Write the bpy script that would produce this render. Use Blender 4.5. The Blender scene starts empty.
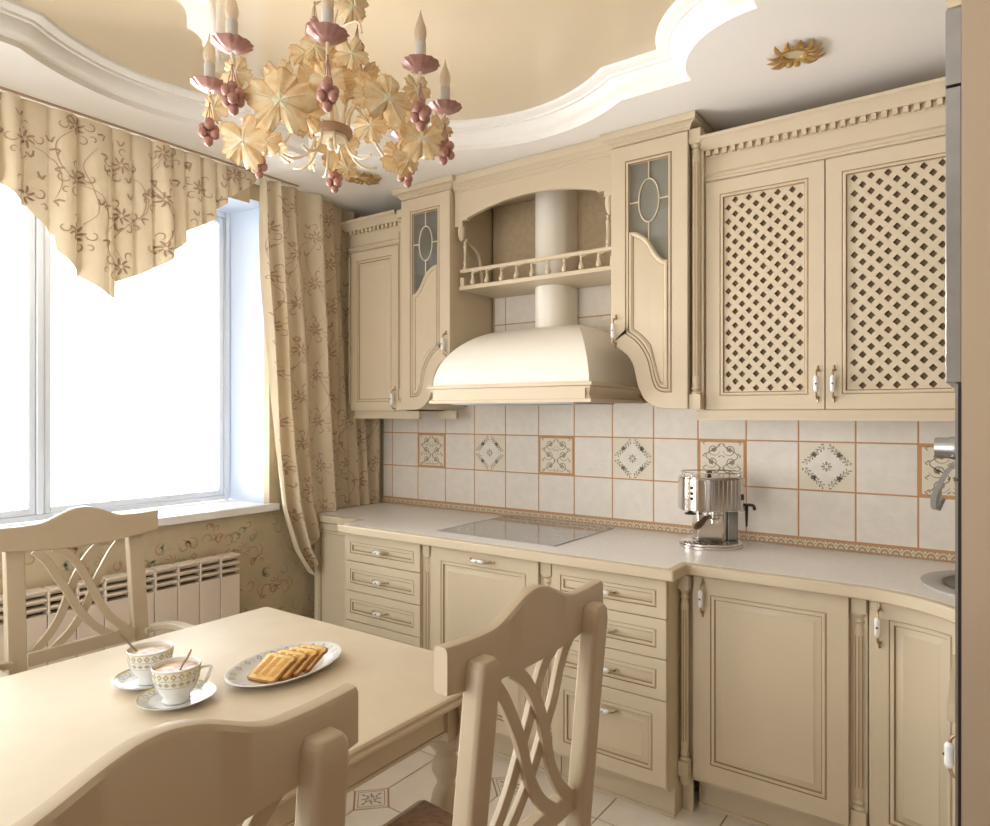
import bpy, bmesh, math, random
from mathutils import Vector, Matrix
random.seed(7)
PI = math.pi
sc = bpy.context.scene
col = sc.collection

# ---------------------------------------------------------------- camera
cam_d = bpy.data.cameras.new('camera'); cam = bpy.data.objects.new('camera', cam_d); col.objects.link(cam)
cam.location = (2.92, -2.87445, 1.3996)
cam.rotation_euler = (PI/2, 0, math.radians(35.7036))
cam_d.sensor_width = 36.0; cam_d.lens = 681.817/990*36.0
cam_d.shift_y = 0.69/990; cam_d.clip_start = 0.02
sc.camera = cam
# ---------------------------------------------------------------- world: bright overcast sky, faintly cyan high up
w = bpy.data.worlds.new('sky'); sc.world = w; w.use_nodes = True
nt = w.node_tree; nt.nodes.clear()
wo = nt.nodes.new('ShaderNodeOutputWorld'); bg = nt.nodes.new('ShaderNodeBackground')
tc = nt.nodes.new('ShaderNodeTexCoord'); sp = nt.nodes.new('ShaderNodeSeparateXYZ'); cr = nt.nodes.new('ShaderNodeValToRGB')
nt.links.new(tc.outputs['Generated'], sp.inputs[0]); nt.links.new(sp.outputs['Z'], cr.inputs[0])
cr.color_ramp.elements[0].position = 0.12; cr.color_ramp.elements[0].color = (1, 1, 1, 1)
cr.color_ramp.elements[1].position = 0.55; cr.color_ramp.elements[1].color = (0.62, 0.93, 1, 1)
nt.links.new(cr.outputs[0], bg.inputs[0]); nt.links.new(bg.outputs[0], wo.inputs[0])
SKY = 3.0
bg.inputs[1].default_value = SKY
sc.view_settings.view_transform = 'Standard'; sc.view_settings.look = 'None'
sc.view_settings.exposure = 0.0; sc.view_settings.gamma = 1.0; sc.view_settings.use_curve_mapping = False
def area(name, loc, rot, sx, sy, power, color):
    l = bpy.data.lights.new(name, 'AREA'); l.shape = 'RECTANGLE'; l.size = sx; l.size_y = sy; l.energy = power; l.color = color
    o = bpy.data.objects.new(name, l); o.location = loc; o.rotation_euler = rot; col.objects.link(o); return o
# daylight from the sky outside the window
area('window_daylight', (-0.95, -2.05, 1.6), (0, -PI/2 - 0.05, 0), 2.2, 3.4, 170, (1.0, 0.985, 0.97))
# bright ground outside throwing light up onto the ceiling
area('ground_bounce', (-0.80, -2.0, 0.85), (0, -PI/2 - 0.80, 0), 1.0, 3.4, 330, (1.0, 0.985, 0.97))
# fill light added behind the camera, shining through a made-up back wall opening
area('rear_fill', (1.0, -4.55, 1.35), (PI/2, 0, 0), 1.8, 1.9, 30, (1.0, 0.95, 0.88))

# ---------------------------------------------------------------- materials
def mat(name, color, rough=0.5, spec=0.5, metal=0.0, bump=0.0, bscale=200.0, var=0.0, vscale=3.0, coat=0.0):
    m = bpy.data.materials.new(name); m.use_nodes = True
    t = m.node_tree; b = t.nodes['Principled BSDF']
    b.inputs['Base Color'].default_value = (*color, 1); b.inputs['Roughness'].default_value = rough
    b.inputs['Specular IOR Level'].default_value = spec; b.inputs['Metallic'].default_value = metal
    b.inputs['Coat Weight'].default_value = coat; b.inputs['Coat Roughness'].default_value = 0.15
    g = t.nodes.new('ShaderNodeTexCoord')
    if var > 0:
        n = t.nodes.new('ShaderNodeTexNoise'); n.inputs['Scale'].default_value = vscale; n.inputs['Detail'].default_value = 5
        t.links.new(g.outputs['Object'], n.inputs['Vector'])
        r = t.nodes.new('ShaderNodeValToRGB'); r.color_ramp.elements[0].position = 0.3; r.color_ramp.elements[1].position = 0.7
        r.color_ramp.elements[0].color = (*[c*(1-var) for c in color], 1)
        r.color_ramp.elements[1].color = (*[min(1, c*(1+var*0.6)) for c in color], 1)
        t.links.new(n.outputs['Fac'], r.inputs[0]); t.links.new(r.outputs[0], b.inputs['Base Color'])
    if bump > 0:
        n = t.nodes.new('ShaderNodeTexNoise'); n.inputs['Scale'].default_value = bscale; n.inputs['Detail'].default_value = 3
        t.links.new(g.outputs['Object'], n.inputs['Vector'])
        bp = t.nodes.new('ShaderNodeBump'); bp.inputs['Strength'].default_value = bump; bp.inputs['Distance'].default_value = 0.002
        t.links.new(n.outputs['Fac'], bp.inputs['Height']); t.links.new(bp.outputs[0], b.inputs['Normal'])
    return m
def mat2(name, cols, scale, rough=0.6, detail=4, bump=0.0, pos=None):
    m = bpy.data.materials.new(name); m.use_nodes = True
    t = m.node_tree; b = t.nodes['Principled BSDF']; b.inputs['Roughness'].default_value = rough
    g = t.nodes.new('ShaderNodeTexCoord'); n = t.nodes.new('ShaderNodeTexNoise')
    n.inputs['Scale'].default_value = scale; n.inputs['Detail'].default_value = detail
    t.links.new(g.outputs['Object'], n.inputs['Vector'])
    r = t.nodes.new('ShaderNodeValToRGB'); cr = r.color_ramp
    while len(cr.elements) < len(cols): cr.elements.new(0.5)
    for i, c in enumerate(cols):
        cr.elements[i].position = pos[i] if pos else 0.25 + 0.5*i/(len(cols)-1)
        cr.elements[i].color = (*c, 1)
    t.links.new(n.outputs['Fac'], r.inputs[0]); t.links.new(r.outputs[0], b.inputs['Base Color'])
    if bump > 0:
        bp = t.nodes.new('ShaderNodeBump'); bp.inputs['Strength'].default_value = bump; bp.inputs['Distance'].default_value = 0.003
        t.links.new(n.outputs['Fac'], bp.inputs['Height']); t.links.new(bp.outputs[0], b.inputs['Normal'])
    return m
def glass_mat(name, tint, gloss=0.12, etched=None, amount=0.0):
    m = bpy.data.materials.new(name); m.use_nodes = True; t = m.node_tree; t.nodes.clear()
    o = t.nodes.new('ShaderNodeOutputMaterial'); a = t.nodes.new('ShaderNodeBsdfTransparent'); g = t.nodes.new('ShaderNodeBsdfGlossy')
    a.inputs[0].default_value = (*tint, 1); g.inputs['Roughness'].default_value = 0.03
    x = t.nodes.new('ShaderNodeMixShader'); f = t.nodes.new('ShaderNodeFresnel'); f.inputs[0].default_value = 1.5
    ad = t.nodes.new('ShaderNodeMath'); ad.operation = 'MULTIPLY_ADD'; ad.inputs[1].default_value = 1.0; ad.inputs[2].default_value = gloss
    base = a
    if etched:      # etched, faintly milky glass
        d = t.nodes.new('ShaderNodeBsdfDiffuse'); d.inputs[0].default_value = (*etched, 1)
        base = t.nodes.new('ShaderNodeMixShader'); base.inputs[0].default_value = amount
        t.links.new(a.outputs[0], base.inputs[1]); t.links.new(d.outputs[0], base.inputs[2])
    t.links.new(f.outputs[0], ad.inputs[0]); t.links.new(ad.outputs[0], x.inputs[0])
    t.links.new(base.outputs[0], x.inputs[1]); t.links.new(g.outputs[0], x.inputs[2]); t.links.new(x.outputs[0], o.inputs[0])
    return m
M = {}
M['cream'] = mat('cream_paint', (0.61, 0.515, 0.372), 0.42, 0.4, bump=0.03, bscale=60, var=0.02, vscale=6)
M['patina'] = mat('brown_patina', (0.33, 0.23, 0.13), 0.6)
M['gap'] = mat('dark_gap', (0.07, 0.045, 0.025), 0.8)
M['chair'] = mat('chair_paint', (0.52, 0.425, 0.30), 0.38, 0.5, var=0.03, vscale=8)
M['table'] = mat('table_lacquer', (0.64, 0.54, 0.40), 0.45, 0.12, var=0.03, vscale=14)
M['white'] = mat('white_plaster', (0.86, 0.84, 0.80), 0.75, 0.2, bump=0.05, bscale=300)
M['ceil'] = mat('ceiling_plaster', (0.88, 0.85, 0.81), 0.85, 0.1)
M['stretch'] = mat('gloss_stretch_ceiling', (0.64, 0.535, 0.38), 0.035, 0.36)
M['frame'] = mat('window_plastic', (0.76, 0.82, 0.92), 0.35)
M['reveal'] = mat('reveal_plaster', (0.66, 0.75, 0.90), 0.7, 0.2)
M['sill'] = mat('sill_plastic', (0.80, 0.79, 0.77), 0.3)
M['glass'] = glass_mat('window_glass', (1, 1, 1), 0.0)
M['cabglass'] = glass_mat('cabinet_glass', (0.76, 0.77, 0.70), 0.02, (0.31, 0.30, 0.245), 0.5)
M['radiator'] = mat('radiator_enamel', (0.72, 0.62, 0.52), 0.4)
M['radgap'] = mat('radiator_gap', (0.12, 0.09, 0.07), 0.8)
M['counter'] = mat('worktop_laminate', (0.86, 0.82, 0.79), 0.3, 0.4, var=0.06, vscale=90)
M['tile'] = mat('wall_tile', (0.74, 0.69, 0.615), 0.35, 0.4, bump=0.5, bscale=90, var=0.05, vscale=25)
M['tilecream'] = mat('decor_tile_cream', (0.72, 0.65, 0.52), 0.35, 0.4, bump=0.3, bscale=90)
M['grout'] = mat('terracotta_grout', (0.54, 0.29, 0.14), 0.8)
M['scroll'] = mat('scroll_paint', (0.20, 0.20, 0.15), 0.5)
M['scroll2'] = mat('scroll_ochre', (0.40, 0.31, 0.17), 0.5)
M['border'] = mat('border_tan', (0.44, 0.30, 0.17), 0.5)
M['floor'] = mat('floor_tile', (0.80, 0.72, 0.64), 0.3, 0.4, var=0.06, vscale=7)
M['fgrout'] = mat('floor_grout', (0.42, 0.25, 0.16), 0.8)
M['paper'] = mat2('wallpaper_ground', [(0.44, 0.38, 0.24), (0.52, 0.435, 0.29), (0.58, 0.48, 0.33)], 7, 0.8, 5, pos=[0.3, 0.5, 0.72])
M['pred'] = mat('wallpaper_red', (0.48, 0.25, 0.17), 0.8)
M['pgreen'] = mat('wallpaper_green', (0.33, 0.34, 0.23), 0.8)
M['ptan'] = mat('wallpaper_tan', (0.42, 0.32, 0.17), 0.8)
M['fabric'] = mat('curtain_fabric', (0.68, 0.58, 0.42), 0.7, 0.25, bump=0.25, bscale=900, var=0.05, vscale=9)
M['embro'] = mat('curtain_embroidery', (0.45, 0.31, 0.21), 0.7)
M['leather'] = mat('niche_lining', (0.52, 0.41, 0.27), 0.5, 0.4, bump=0.6, bscale=150, var=0.1, vscale=40)
M['hood'] = mat('hood_enamel', (0.84, 0.80, 0.72), 0.3, 0.4, bump=0.06, bscale=400)
M['steel'] = mat('brushed_steel', (0.42, 0.42, 0.42), 0.32, 0.5, 1.0, var=0.08, vscale=30)
M['chrome'] = mat('chrome', (0.74, 0.70, 0.67), 0.17, 0.5, 1.0)
M['black'] = mat('black_plastic', (0.015, 0.013, 0.012), 0.35)
M['wood'] = mat('dark_wood', (0.09, 0.05, 0.035), 0.35)
M['inside'] = mat('interior_shade_brown', (0.25, 0.17, 0.095), 0.7)  # dark brown that stands in for shade inside the lattice cabinet
M['backside'] = mat('glass_cabinet_inside', (0.60, 0.58, 0.48), 0.6)
M['hob'] = mat('hob_glass', (0.30, 0.29, 0.28), 0.05, 0.8, coat=0.6)
M['hobline'] = mat('hob_print', (0.70, 0.68, 0.65), 0.3)
M['sinkm'] = mat('sink_composite', (0.42, 0.41, 0.39), 0.4)
M['sinkd'] = mat('sink_bowl_dark', (0.11, 0.10, 0.095), 0.4)
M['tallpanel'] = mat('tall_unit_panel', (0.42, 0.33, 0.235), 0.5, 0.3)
M['bronze'] = mat('bronze', (0.45, 0.33, 0.21), 0.35, 0.5, 0.8)
M['porc'] = mat('porcelain', (0.78, 0.77, 0.76), 0.12, 0.6, coat=0.5)
M['gold'] = mat('gold_paint', (0.55, 0.36, 0.13), 0.35, 0.5, 0.75)
M['golddeco'] = mat('gold_deco', (0.50, 0.40, 0.15), 0.3, 0.5, 0.3)
M['greydeco'] = mat('grey_deco', (0.36, 0.35, 0.28), 0.4)
M['coffee'] = mat2('coffee_foam', [(0.30, 0.13, 0.08), (0.66, 0.47, 0.29), (0.74, 0.58, 0.38)], 22, 0.4, 2, pos=[0.36, 0.47, 0.7])
M['spoon'] = mat('bronze_spoon', (0.36, 0.27, 0.19), 0.3, 0.5, 0.8)
M['crust'] = mat('toast_crust', (0.36, 0.14, 0.03), 0.7, var=0.3, vscale=60)
M['crumb'] = mat2('toast_crumb', [(0.58, 0.32, 0.07), (0.74, 0.50, 0.18), (0.80, 0.62, 0.30)], 60, 0.8, 5, 0.4)
M['grill'] = mat2('toast_grilled', [(0.44, 0.17, 0.03), (0.62, 0.32, 0.07)], 120, 0.8, 4)
M['leaf'] = mat2('chandelier_leaf', [(0.58, 0.36, 0.17), (0.68, 0.52, 0.30), (0.70, 0.62, 0.45)], 34, 0.45, 3)
M['leafedge'] = mat2('leaf_rim', [(0.56, 0.34, 0.15), (0.66, 0.46, 0.24)], 30, 0.45, 3)
M['leafvein'] = mat('leaf_vein', (0.70, 0.66, 0.48), 0.45)
M['petal'] = mat('pink_petal', (0.38, 0.20, 0.175), 0.35, 0.6, 0.15, var=0.2, vscale=60)
M['grape'] = mat('grape_pink', (0.38, 0.19, 0.155), 0.45, 0.5, var=0.12, vscale=60)
M['ivory'] = mat('ivory_metal', (0.68, 0.58, 0.43), 0.35, 0.5)
M['candle'] = mat('candle_sleeve', (0.50, 0.48, 0.45), 0.5)
M['bulb'] = mat('frosted_bulb', (0.66, 0.56, 0.44), 0.12, 0.6)
M['ring'] = mat('antique_ring', (0.36, 0.24, 0.16), 0.45, 0.5, 0.3)
M['cushion'] = mat2('brown_brocade', [(0.15, 0.08, 0.045), (0.30, 0.19, 0.13), (0.36, 0.25, 0.18)], 55, 0.7, 6, 0.3)
M['lampglass'] = mat('lamp_lens', (0.60, 0.52, 0.38), 0.05, 0.8)
def translucent(m, amount, color):
    t = m.node_tree; b = t.nodes['Principled BSDF']; o = [n for n in t.nodes if n.type == 'OUTPUT_MATERIAL'][0]
    tr = t.nodes.new('ShaderNodeBsdfTranslucent'); tr.inputs[0].default_value = (*color, 1)
    x = t.nodes.new('ShaderNodeMixShader'); x.inputs[0].default_value = amount
    t.links.new(b.outputs[0], x.inputs[1]); t.links.new(tr.outputs[0], x.inputs[2]); t.links.new(x.outputs[0], o.inputs[0])
translucent(M['fabric'], 0.10, (0.74, 0.61, 0.42))
translucent(M['bulb'], 0.4, (0.8, 0.7, 0.55))
MK = list(M)

# ---------------------------------------------------------------- mesh builder
class MB:
    def __init__(s, name='', m='cream'):
        s.v = []; s.f = []; s.mi = []; s.mats = []; s.sm = []
        s.name = name; s.m = m
    def _m(s, m):
        m = m or s.m
        if m not in s.mats: s.mats.append(m)
        return s.mats.index(m)
    def add(s, vs, fs, m=None, smooth=False):
        k = len(s.v); s.v += [tuple(p) for p in vs]; i = s._m(m)
        for f in fs:
            s.f.append([k + a for a in f]); s.mi.append(i); s.sm.append(smooth)
        return s
    def box(s, x0, x1, y0, y1, z0, z1, m=None):
        x0, x1 = sorted((x0, x1)); y0, y1 = sorted((y0, y1)); z0, z1 = sorted((z0, z1))
        v = [(x0,y0,z0),(x1,y0,z0),(x1,y1,z0),(x0,y1,z0),(x0,y0,z1),(x1,y0,z1),(x1,y1,z1),(x0,y1,z1)]
        return s.add(v, [(0,3,2,1),(4,5,6,7),(0,1,5,4),(1,2,6,5),(2,3,7,6),(3,0,4,7)], m)
    def prism(s, poly, axis, a, b, m=None, smooth=False):
        """poly 2D; axis = extrusion axis name; a..b range"""
        n = len(poly)
        def P(p, t):
            return {'x': (t, p[0], p[1]), 'y': (p[0], t, p[1]), 'z': (p[0], p[1], t)}[axis]
        v = [P(p, a) for p in poly] + [P(p, b) for p in poly]
        s.add(v, [tuple(range(n)), tuple(range(2*n-1, n-1, -1))], m)
        return s.add(v, [(i, (i+1) % n, n+(i+1) % n, n+i) for i in range(n)], m, smooth)
    def tube(s, pts, r, n=8, m=None, cap=True, closed=False, flat=1.0):
        pts = [Vector(p) for p in pts]; N = len(pts)
        if not hasattr(r, '__len__'): r = [r]*N
        vs = []; prev = None
        for i, p in enumerate(pts):
            if closed: d = pts[(i+1) % N] - pts[i-1]
            else: d = pts[min(i+1, N-1)] - pts[max(i-1, 0)]
            d.normalize()
            if prev is None:
                a = Vector((0,0,1)) if abs(d.z) < .9 else Vector((1,0,0))
                u = d.cross(a).normalized()
            else:
                u = (prev - d*prev.dot(d)).normalized()
            prev = u; vv = d.cross(u)
            for k in range(n):
                t = 2*PI*k/n
                vs.append(p + u*math.cos(t)*r[i] + vv*math.sin(t)*r[i]*flat)
        fs = []
        for i in range(N if closed else N-1):
            j = (i+1) % N
            for k in range(n): fs.append((i*n+k, i*n+(k+1) % n, j*n+(k+1) % n, j*n+k))
        if cap and not closed:
            fs.append(tuple(range(n-1, -1, -1))); fs.append(tuple((N-1)*n+k for k in range(n)))
        return s.add(vs, fs, m, True)
    def lathe(s, prof, c=(0,0,0), n=24, m=None, a0=0, a1=2*PI, sx=1, sy=1, smooth=True, wob=None, axis='z'):
        """prof = [(r, z)]"""
        full = abs(a1-a0-2*PI) < 1e-6; K = n if full else n+1
        vs = []
        for (r, z) in prof:
            for k in range(K):
                t = a0 + (a1-a0)*k/n; rr = r*(wob(t) if wob else 1)
                p = (rr*math.cos(t)*sx, rr*math.sin(t)*sy, z)
                if axis == 'y': p = (p[0], p[2], p[1])
                if axis == 'x': p = (p[2], p[0], p[1])
                vs.append((c[0]+p[0], c[1]+p[1], c[2]+p[2]))
        fs = []
        for i in range(len(prof)-1):
            for k in range(n):
                k2 = (k+1) % K
                fs.append((i*K+k, i*K+k2, (i+1)*K+k2, (i+1)*K+k))
        return s.add(vs, fs, m, smooth)
    def sphere(s, c, r, n=10, m=None, sz=1.0):
        pr = [(max(1e-5, r*math.sin(PI*i/(n//2+1))), -r*sz*math.cos(PI*i/(n//2+1))) for i in range(n//2+2)]
        return s.lathe(pr, c, n, m)
    def sweep(s, path, prof, m=None, closed=False, mats=None, up=(0,0,1)):
        """prof = [(out, up)], path in XY plane at z; 'out' is to the right side of travel"""
        N = len(path); K = len(prof); vs = []
        P = [Vector(p) for p in path]
        for i in range(N):
            a = P[i]-P[i-1] if (i > 0 or closed) else P[1]-P[0]
            b = P[(i+1) % N]-P[i] if (i < N-1 or closed) else a
            if i == 0 and not closed: a = b
            a = Vector((a.x, a.y, 0)).normalized(); b = Vector((b.x, b.y, 0)).normalized()
            na = Vector((a.y, -a.x, 0)); nb = Vector((b.y, -b.x, 0))
            n_ = (na+nb)
            if n_.length < 1e-6: n_ = na
            n_.normalize(); k = 1/max(.35, n_.dot(na))
            for (o, h) in prof:
                vs.append(P[i] + n_*o*k + Vector((0,0,h)))
        R = N if closed else N-1
        for j in range(K-1):
            fs = []
            for i in range(R):
                i2 = (i+1) % N
                fs.append((i*K+j, i2*K+j, i2*K+j+1, i*K+j+1))
            s.add(vs, fs, mats[j] if mats else m) if j == 0 else s._more(vs, fs, mats[j] if mats else m)
        return s
    def _more(s, vs, fs, m):
        k = len(s.v) - len(vs); i = s._m(m)
        for f in fs: s.f.append([k+a for a in f]); s.mi.append(i); s.sm.append(False)
    def ribbon(s, mapf, pts, w, m=None, taper=True):
        """painted stroke: pts 2D, mapped by mapf(u,v)"""
        N = len(pts)
        vs = []
        for i, p in enumerate(pts):
            a = pts[min(i+1, N-1)]; b = pts[max(i-1, 0)]
            dx, dy = a[0]-b[0], a[1]-b[1]; L = math.hypot(dx, dy) or 1
            nx, ny = -dy/L, dx/L
            ww = w*(0.35+0.65*math.sin(PI*(i+.5)/N)) if taper else w
            vs.append(mapf(p[0]+nx*ww/2, p[1]+ny*ww/2)); vs.append(mapf(p[0]-nx*ww/2, p[1]-ny*ww/2))
        return s.add(vs, [(2*i, 2*i+1, 2*i+3, 2*i+2) for i in range(N-1)], m, True)
    def blob(s, mapf, c, rx, ry, rot=0, m=None, n=8):
        vs = [mapf(*c)]
        for k in range(n):
            t = 2*PI*k/n; x, y = rx*math.cos(t), ry*math.sin(t)
            vs.append(mapf(c[0]+x*math.cos(rot)-y*math.sin(rot), c[1]+x*math.sin(rot)+y*math.cos(rot)))
        return s.add(vs, [(0, 1+k, 1+(k+1) % n) for k in range(n)], m, True)
    def build(s, name, parent=None, bevel=0, seg=2, origin=None, fixn=True, solid=0):
        me = bpy.data.meshes.new(name)
        o0 = Vector(origin) if origin is not None else (Vector(parent['_o']) if parent is not None and '_o' in parent else Vector((0,0,0)))
        me.from_pydata([tuple(Vector(p)-o0) for p in s.v], [], s.f)
        for m in s.mats: me.materials.append(M[m])
        for i, p in enumerate(me.polygons): p.material_index = s.mi[i]; p.use_smooth = s.sm[i]
        bm = bmesh.new(); bm.from_mesh(me)
        bmesh.ops.remove_doubles(bm, verts=bm.verts, dist=1e-6)
        if fixn: bmesh.ops.recalc_face_normals(bm, faces=bm.faces)
        bm.to_mesh(me); bm.free()
        me.set_sharp_from_angle(angle=0.62)
        ob = bpy.data.objects.new(name, me); col.objects.link(ob)
        if parent is not None:
            ob.parent = parent; ob['_o'] = o0
        else:
            ob.location = o0; ob['_o'] = o0
        if solid:
            q = ob.modifiers.new('thickness', 'SOLIDIFY'); q.thickness = solid; q.offset = 0
        if bevel:
            q = ob.modifiers.new('bevel', 'BEVEL'); q.width = bevel; q.segments = seg; q.limit_method = 'ANGLE'; q.angle_limit = 0.6
        return ob
def thing(name, loc, label, cat, group=None):
    o = bpy.data.objects.new(name, None); col.objects.link(o); o.location = loc; o['_o'] = loc
    o.empty_display_size = 0.05
    o['label'] = label; o['category'] = cat
    if group: o['group'] = group
    return o
def tag(o, label, cat, group=None, kind=None):
    o['label'] = label; o['category'] = cat
    if group: o['group'] = group
    if kind: o['kind'] = kind
    return o
def struct(o, label=None):
    o['kind'] = 'structure'
    if label: o['label'] = label
    return o
def bez(p, n=12):
    """Catmull-Rom through points"""
    P = [Vector(q) for q in p]; out = []
    for i in range(len(P)-1):
        a = P[max(i-1, 0)]; b = P[i]; c = P[i+1]; d = P[min(i+2, len(P)-1)]
        for k in range(n):
            t = k/n
            out.append(.5*((2*b)+(c-a)*t+(2*a-5*b+4*c-d)*t*t+(3*b-a-3*c+d)*t**3))
    out.append(P[-1]); return out

# raised panel relief -----------------------------------------------------
# profile: list of (inset, height, material for the band that ENDS here)
def panel_prof(fr=0.06, big=True):
    a = fr
    p = [(0.0, -0.02, None), (0.0, -0.0015, None), (.0015, 0.0, None), (a-.001, 0.0, None), (a, -0.003, 'patina'), (a+.0015, -.003, 'patina'), (a+.005, 0.001, None),
            (a+.013, 0.001, None), (a+.0145, -.004, 'patina'), (a+.0165, -.0055, 'patina')]
    return p + ([(a+.022, -.0045, None), (a+.036, -.001, None), (a+.037, .0, None)] if big else [(a+.0195, -.004, None)])
def rect_ring(x0, x1, z0, z1, d, n):
    x0 += d; x1 -= d; z0 += d; z1 -= d
    return [(x0+(x1-x0)*i/n, z0) for i in range(n+1)] + [(x0+(x1-x0)*(n-i)/n, z1) for i in range(n+1)]
def relief_rect(mb, x0, x1, z0, z1, mapf, prof, n=1, m='cream', top=None):
    rings = []
    for (d, h, _) in prof:
        rings.append([mapf(u, v, h) for (u, v) in rect_ring(x0, x1, z0, z1, d, n)])
    K = len(rings[0])
    for i in range(len(rings)-1):
        mb.add(rings[i]+rings[i+1], [(k, (k+1) % K, K+(k+1) % K, K+k) for k in range(K)], prof[i+1][2] or m)
    L = rings[-1]
    mb.add(L, [(i, i+1, K-2-i, K-1-i) for i in range(n)], m)
def offset_poly(poly, d):
    """inward offset for CCW polygon"""
    n = len(poly); out = []
    for i in range(n):
        p0, p1, p2 = Vector(poly[i-1]), Vector(poly[i]), Vector(poly[(i+1) % n])
        a = (p1-p0).normalized(); b = (p2-p1).normalized()
        na = Vector((-a.y, a.x)); nb = Vector((-b.y, b.x)); s = na+nb
        if s.length < 1e-6: s = na
        s.normalize(); out.append(tuple(p1 + s*d/max(.5, s.dot(na))))
    return out
def relief_poly(mb, poly, mapf, prof, m='cream', fill=True):
    rings = [[mapf(u, v, h) for (u, v) in offset_poly(poly, d)] for (d, h, _) in prof]
    K = len(poly)
    for i in range(len(rings)-1):
        mb.add(rings[i]+rings[i+1], [(k, (k+1) % K, K+(k+1) % K, K+k) for k in range(K)], prof[i+1][2] or m)
    if fill: mb.add(rings[-1], [tuple(range(K))], m)
def front(y):            # front plane facing -y
    return lambda u, v, h: (u, y-h, v)
def handle(parent, p, vert=True, s=0.058, facing=(0,-1,0)):
    mb = MB('', 'bronze'); f = Vector(facing); a = Vector((0,0,1)) if vert else Vector((0,0,1)).cross(f)*-1
    p = Vector(p)
    pts = bez([p-a*s*1.15+f*.002, p-a*s*.85+f*.006, p-a*s*.8+f*.02, p-a*s*.4+f*.027, p+a*s*.4+f*.027, p+a*s*.8+f*.02, p+a*s*.85+f*.006, p+a*s*1.15+f*.002], 5)
    mb.tube(pts, [.0035]*len(pts), 8)
    for t in (-1, 1): mb.sphere(p+a*s*.87*t+f*.004, .006, 8)
    q = []; r = []
    for i in range(13):
        t = -1+2*i/12; q.append(p+a*s*.52*t+f*.027); r.append(.0045+.0055*math.sqrt(max(0, 1-t*t))*(1-.25*math.cos(t*PI)))
    mb.tube(q, r, 12, 'porc')
    for t in (-.45, 0, .45):
        mb.sphere(p+a*s*.52*t+f*(.0352 if t == 0 else .0335), .0036 if t == 0 else .0026, 6, 'wood')
    return mb.build('handle', parent)
def half_column(mb, x, y, z0, z1, r=.017, block=.05):
    mb.box(x-r*1.15, x+r*1.15, y-.008, y+.03, z1-block, z1); mb.box(x-r*1.15, x+r*1.15, y-.008, y+.03, z0, z0+block)
    pr = [(r*.95, z0+block), (r*1.1, z0+block+.006), (r*.7, z0+block+.014), (r*1.05, z0+block+.022), (r*.75, z0+block+.032), (r*.85, z0+block+.045)]
    pr += [(r*.85, z1-block-.05), (r*.7, z1-block-.036), (r*1.0, z1-block-.026), (r*.65, z1-block-.016), (r*1.1, z1-block-.006), (r*.95, z1-block)]
    mb.lathe(pr, (x, y+.012, 0), 20)
    for k in (-.5, 0, .5):      # flutes, as slim dark channels
        a = -PI/2 + k*1.3
        rr = r*.85
        px, py = x+math.cos(a)*rr, y+.012+math.sin(a)*rr
        mb.tube([(px, py, z0+block+.07), (px, py, z1-block-.07)], .0016, 5, 'patina')

exec_stage = 1
# ================================================================ ROOM SHELL
CEIL = 2.53; UP = 2.62
RX = 3.52; BY = -4.3
# floor -------------------------------------------------------------
fl = MB('', 'fgrout'); fl.box(-.05, RX+.3, BY, .05, -.08, -.003)
px, py = .36, .37; x00 = 1.11-px*4; y00 = -.755-py*10
c_ = .085; g_ = .003
for i in range(-1, 8):
    for j in range(-1, 13):
        xa, xb = x00+i*px+g_, x00+(i+1)*px-g_; ya, yb = y00+j*py+g_, y00+(j+1)*py-g_
        # corners carrying an inset: parity odd
        def cut(ci, cj): return ((ci-4)+(cj-10)) % 2 == 1
        P_ = []
        for (ci, cj, x, y, dx, dy, order) in ((i, j, xa, ya, 1, 1, 0), (i+1, j, xb, ya, -1, 1, 1), (i+1, j+1, xb, yb, -1, -1, 0), (i, j+1, xa, yb, 1, -1, 1)):
            if cut(ci, cj):
                a = (x, y+dy*c_); b = (x+dx*c_, y)
                P_ += [a, b] if order == 0 else [b, a]
            else: P_.append((x, y))
        P_ = [(min(max(p[0], -.02), RX), min(max(p[1], BY), 0.0)) for p in P_]
        if max(p[0] for p in P_)-min(p[0] for p in P_) < .01 or max(p[1] for p in P_)-min(p[1] for p in P_) < .01: continue
        fl.prism(P_, 'z', -.004, 0, 'floor')
        if cut(i, j) and 0.0 < x00+i*px < RX-.05 and BY+.05 < y00+j*py < -.01:
            cx, cy = x00+i*px, y00+j*py; r = c_-.004
            fl.prism([(cx-r, cy), (cx, cy-r), (cx+r, cy), (cx, cy+r)], 'z', -.004, 0, 'floor')
            mf = lambda u, v, cx=cx, cy=cy: (cx+u, cy+v, .0006)
            r2 = r*.83
            sq = [(-r2, 0), (0, -r2), (r2, 0), (0, r2), (-r2, 0)]
            for a, b in zip(sq, sq[1:]): fl.ribbon(mf, [a, b], .003, 'fgrout', False)
            for k in range(8):
                t = k*PI/4+PI/4*0
                d = (math.cos(t), math.sin(t)); L = r*(.62 if k % 2 == 0 else .42)
                fl.ribbon(mf, [(d[0]*.006, d[1]*.006), (d[0]*L, d[1]*L)], .003, 'scroll')
                fl.blob(mf, (d[0]*L*.8, d[1]*L*.8), .009, .004, t, 'scroll2' if k % 2 else 'fgrout')
                fl.blob(mf, (d[0]*L*.45+d[1]*.005, d[1]*L*.45-d[0]*.005), .006, .003, t+.6, 'scroll')
floor = fl.build('floor', fixn=False); struct(floor)
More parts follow.
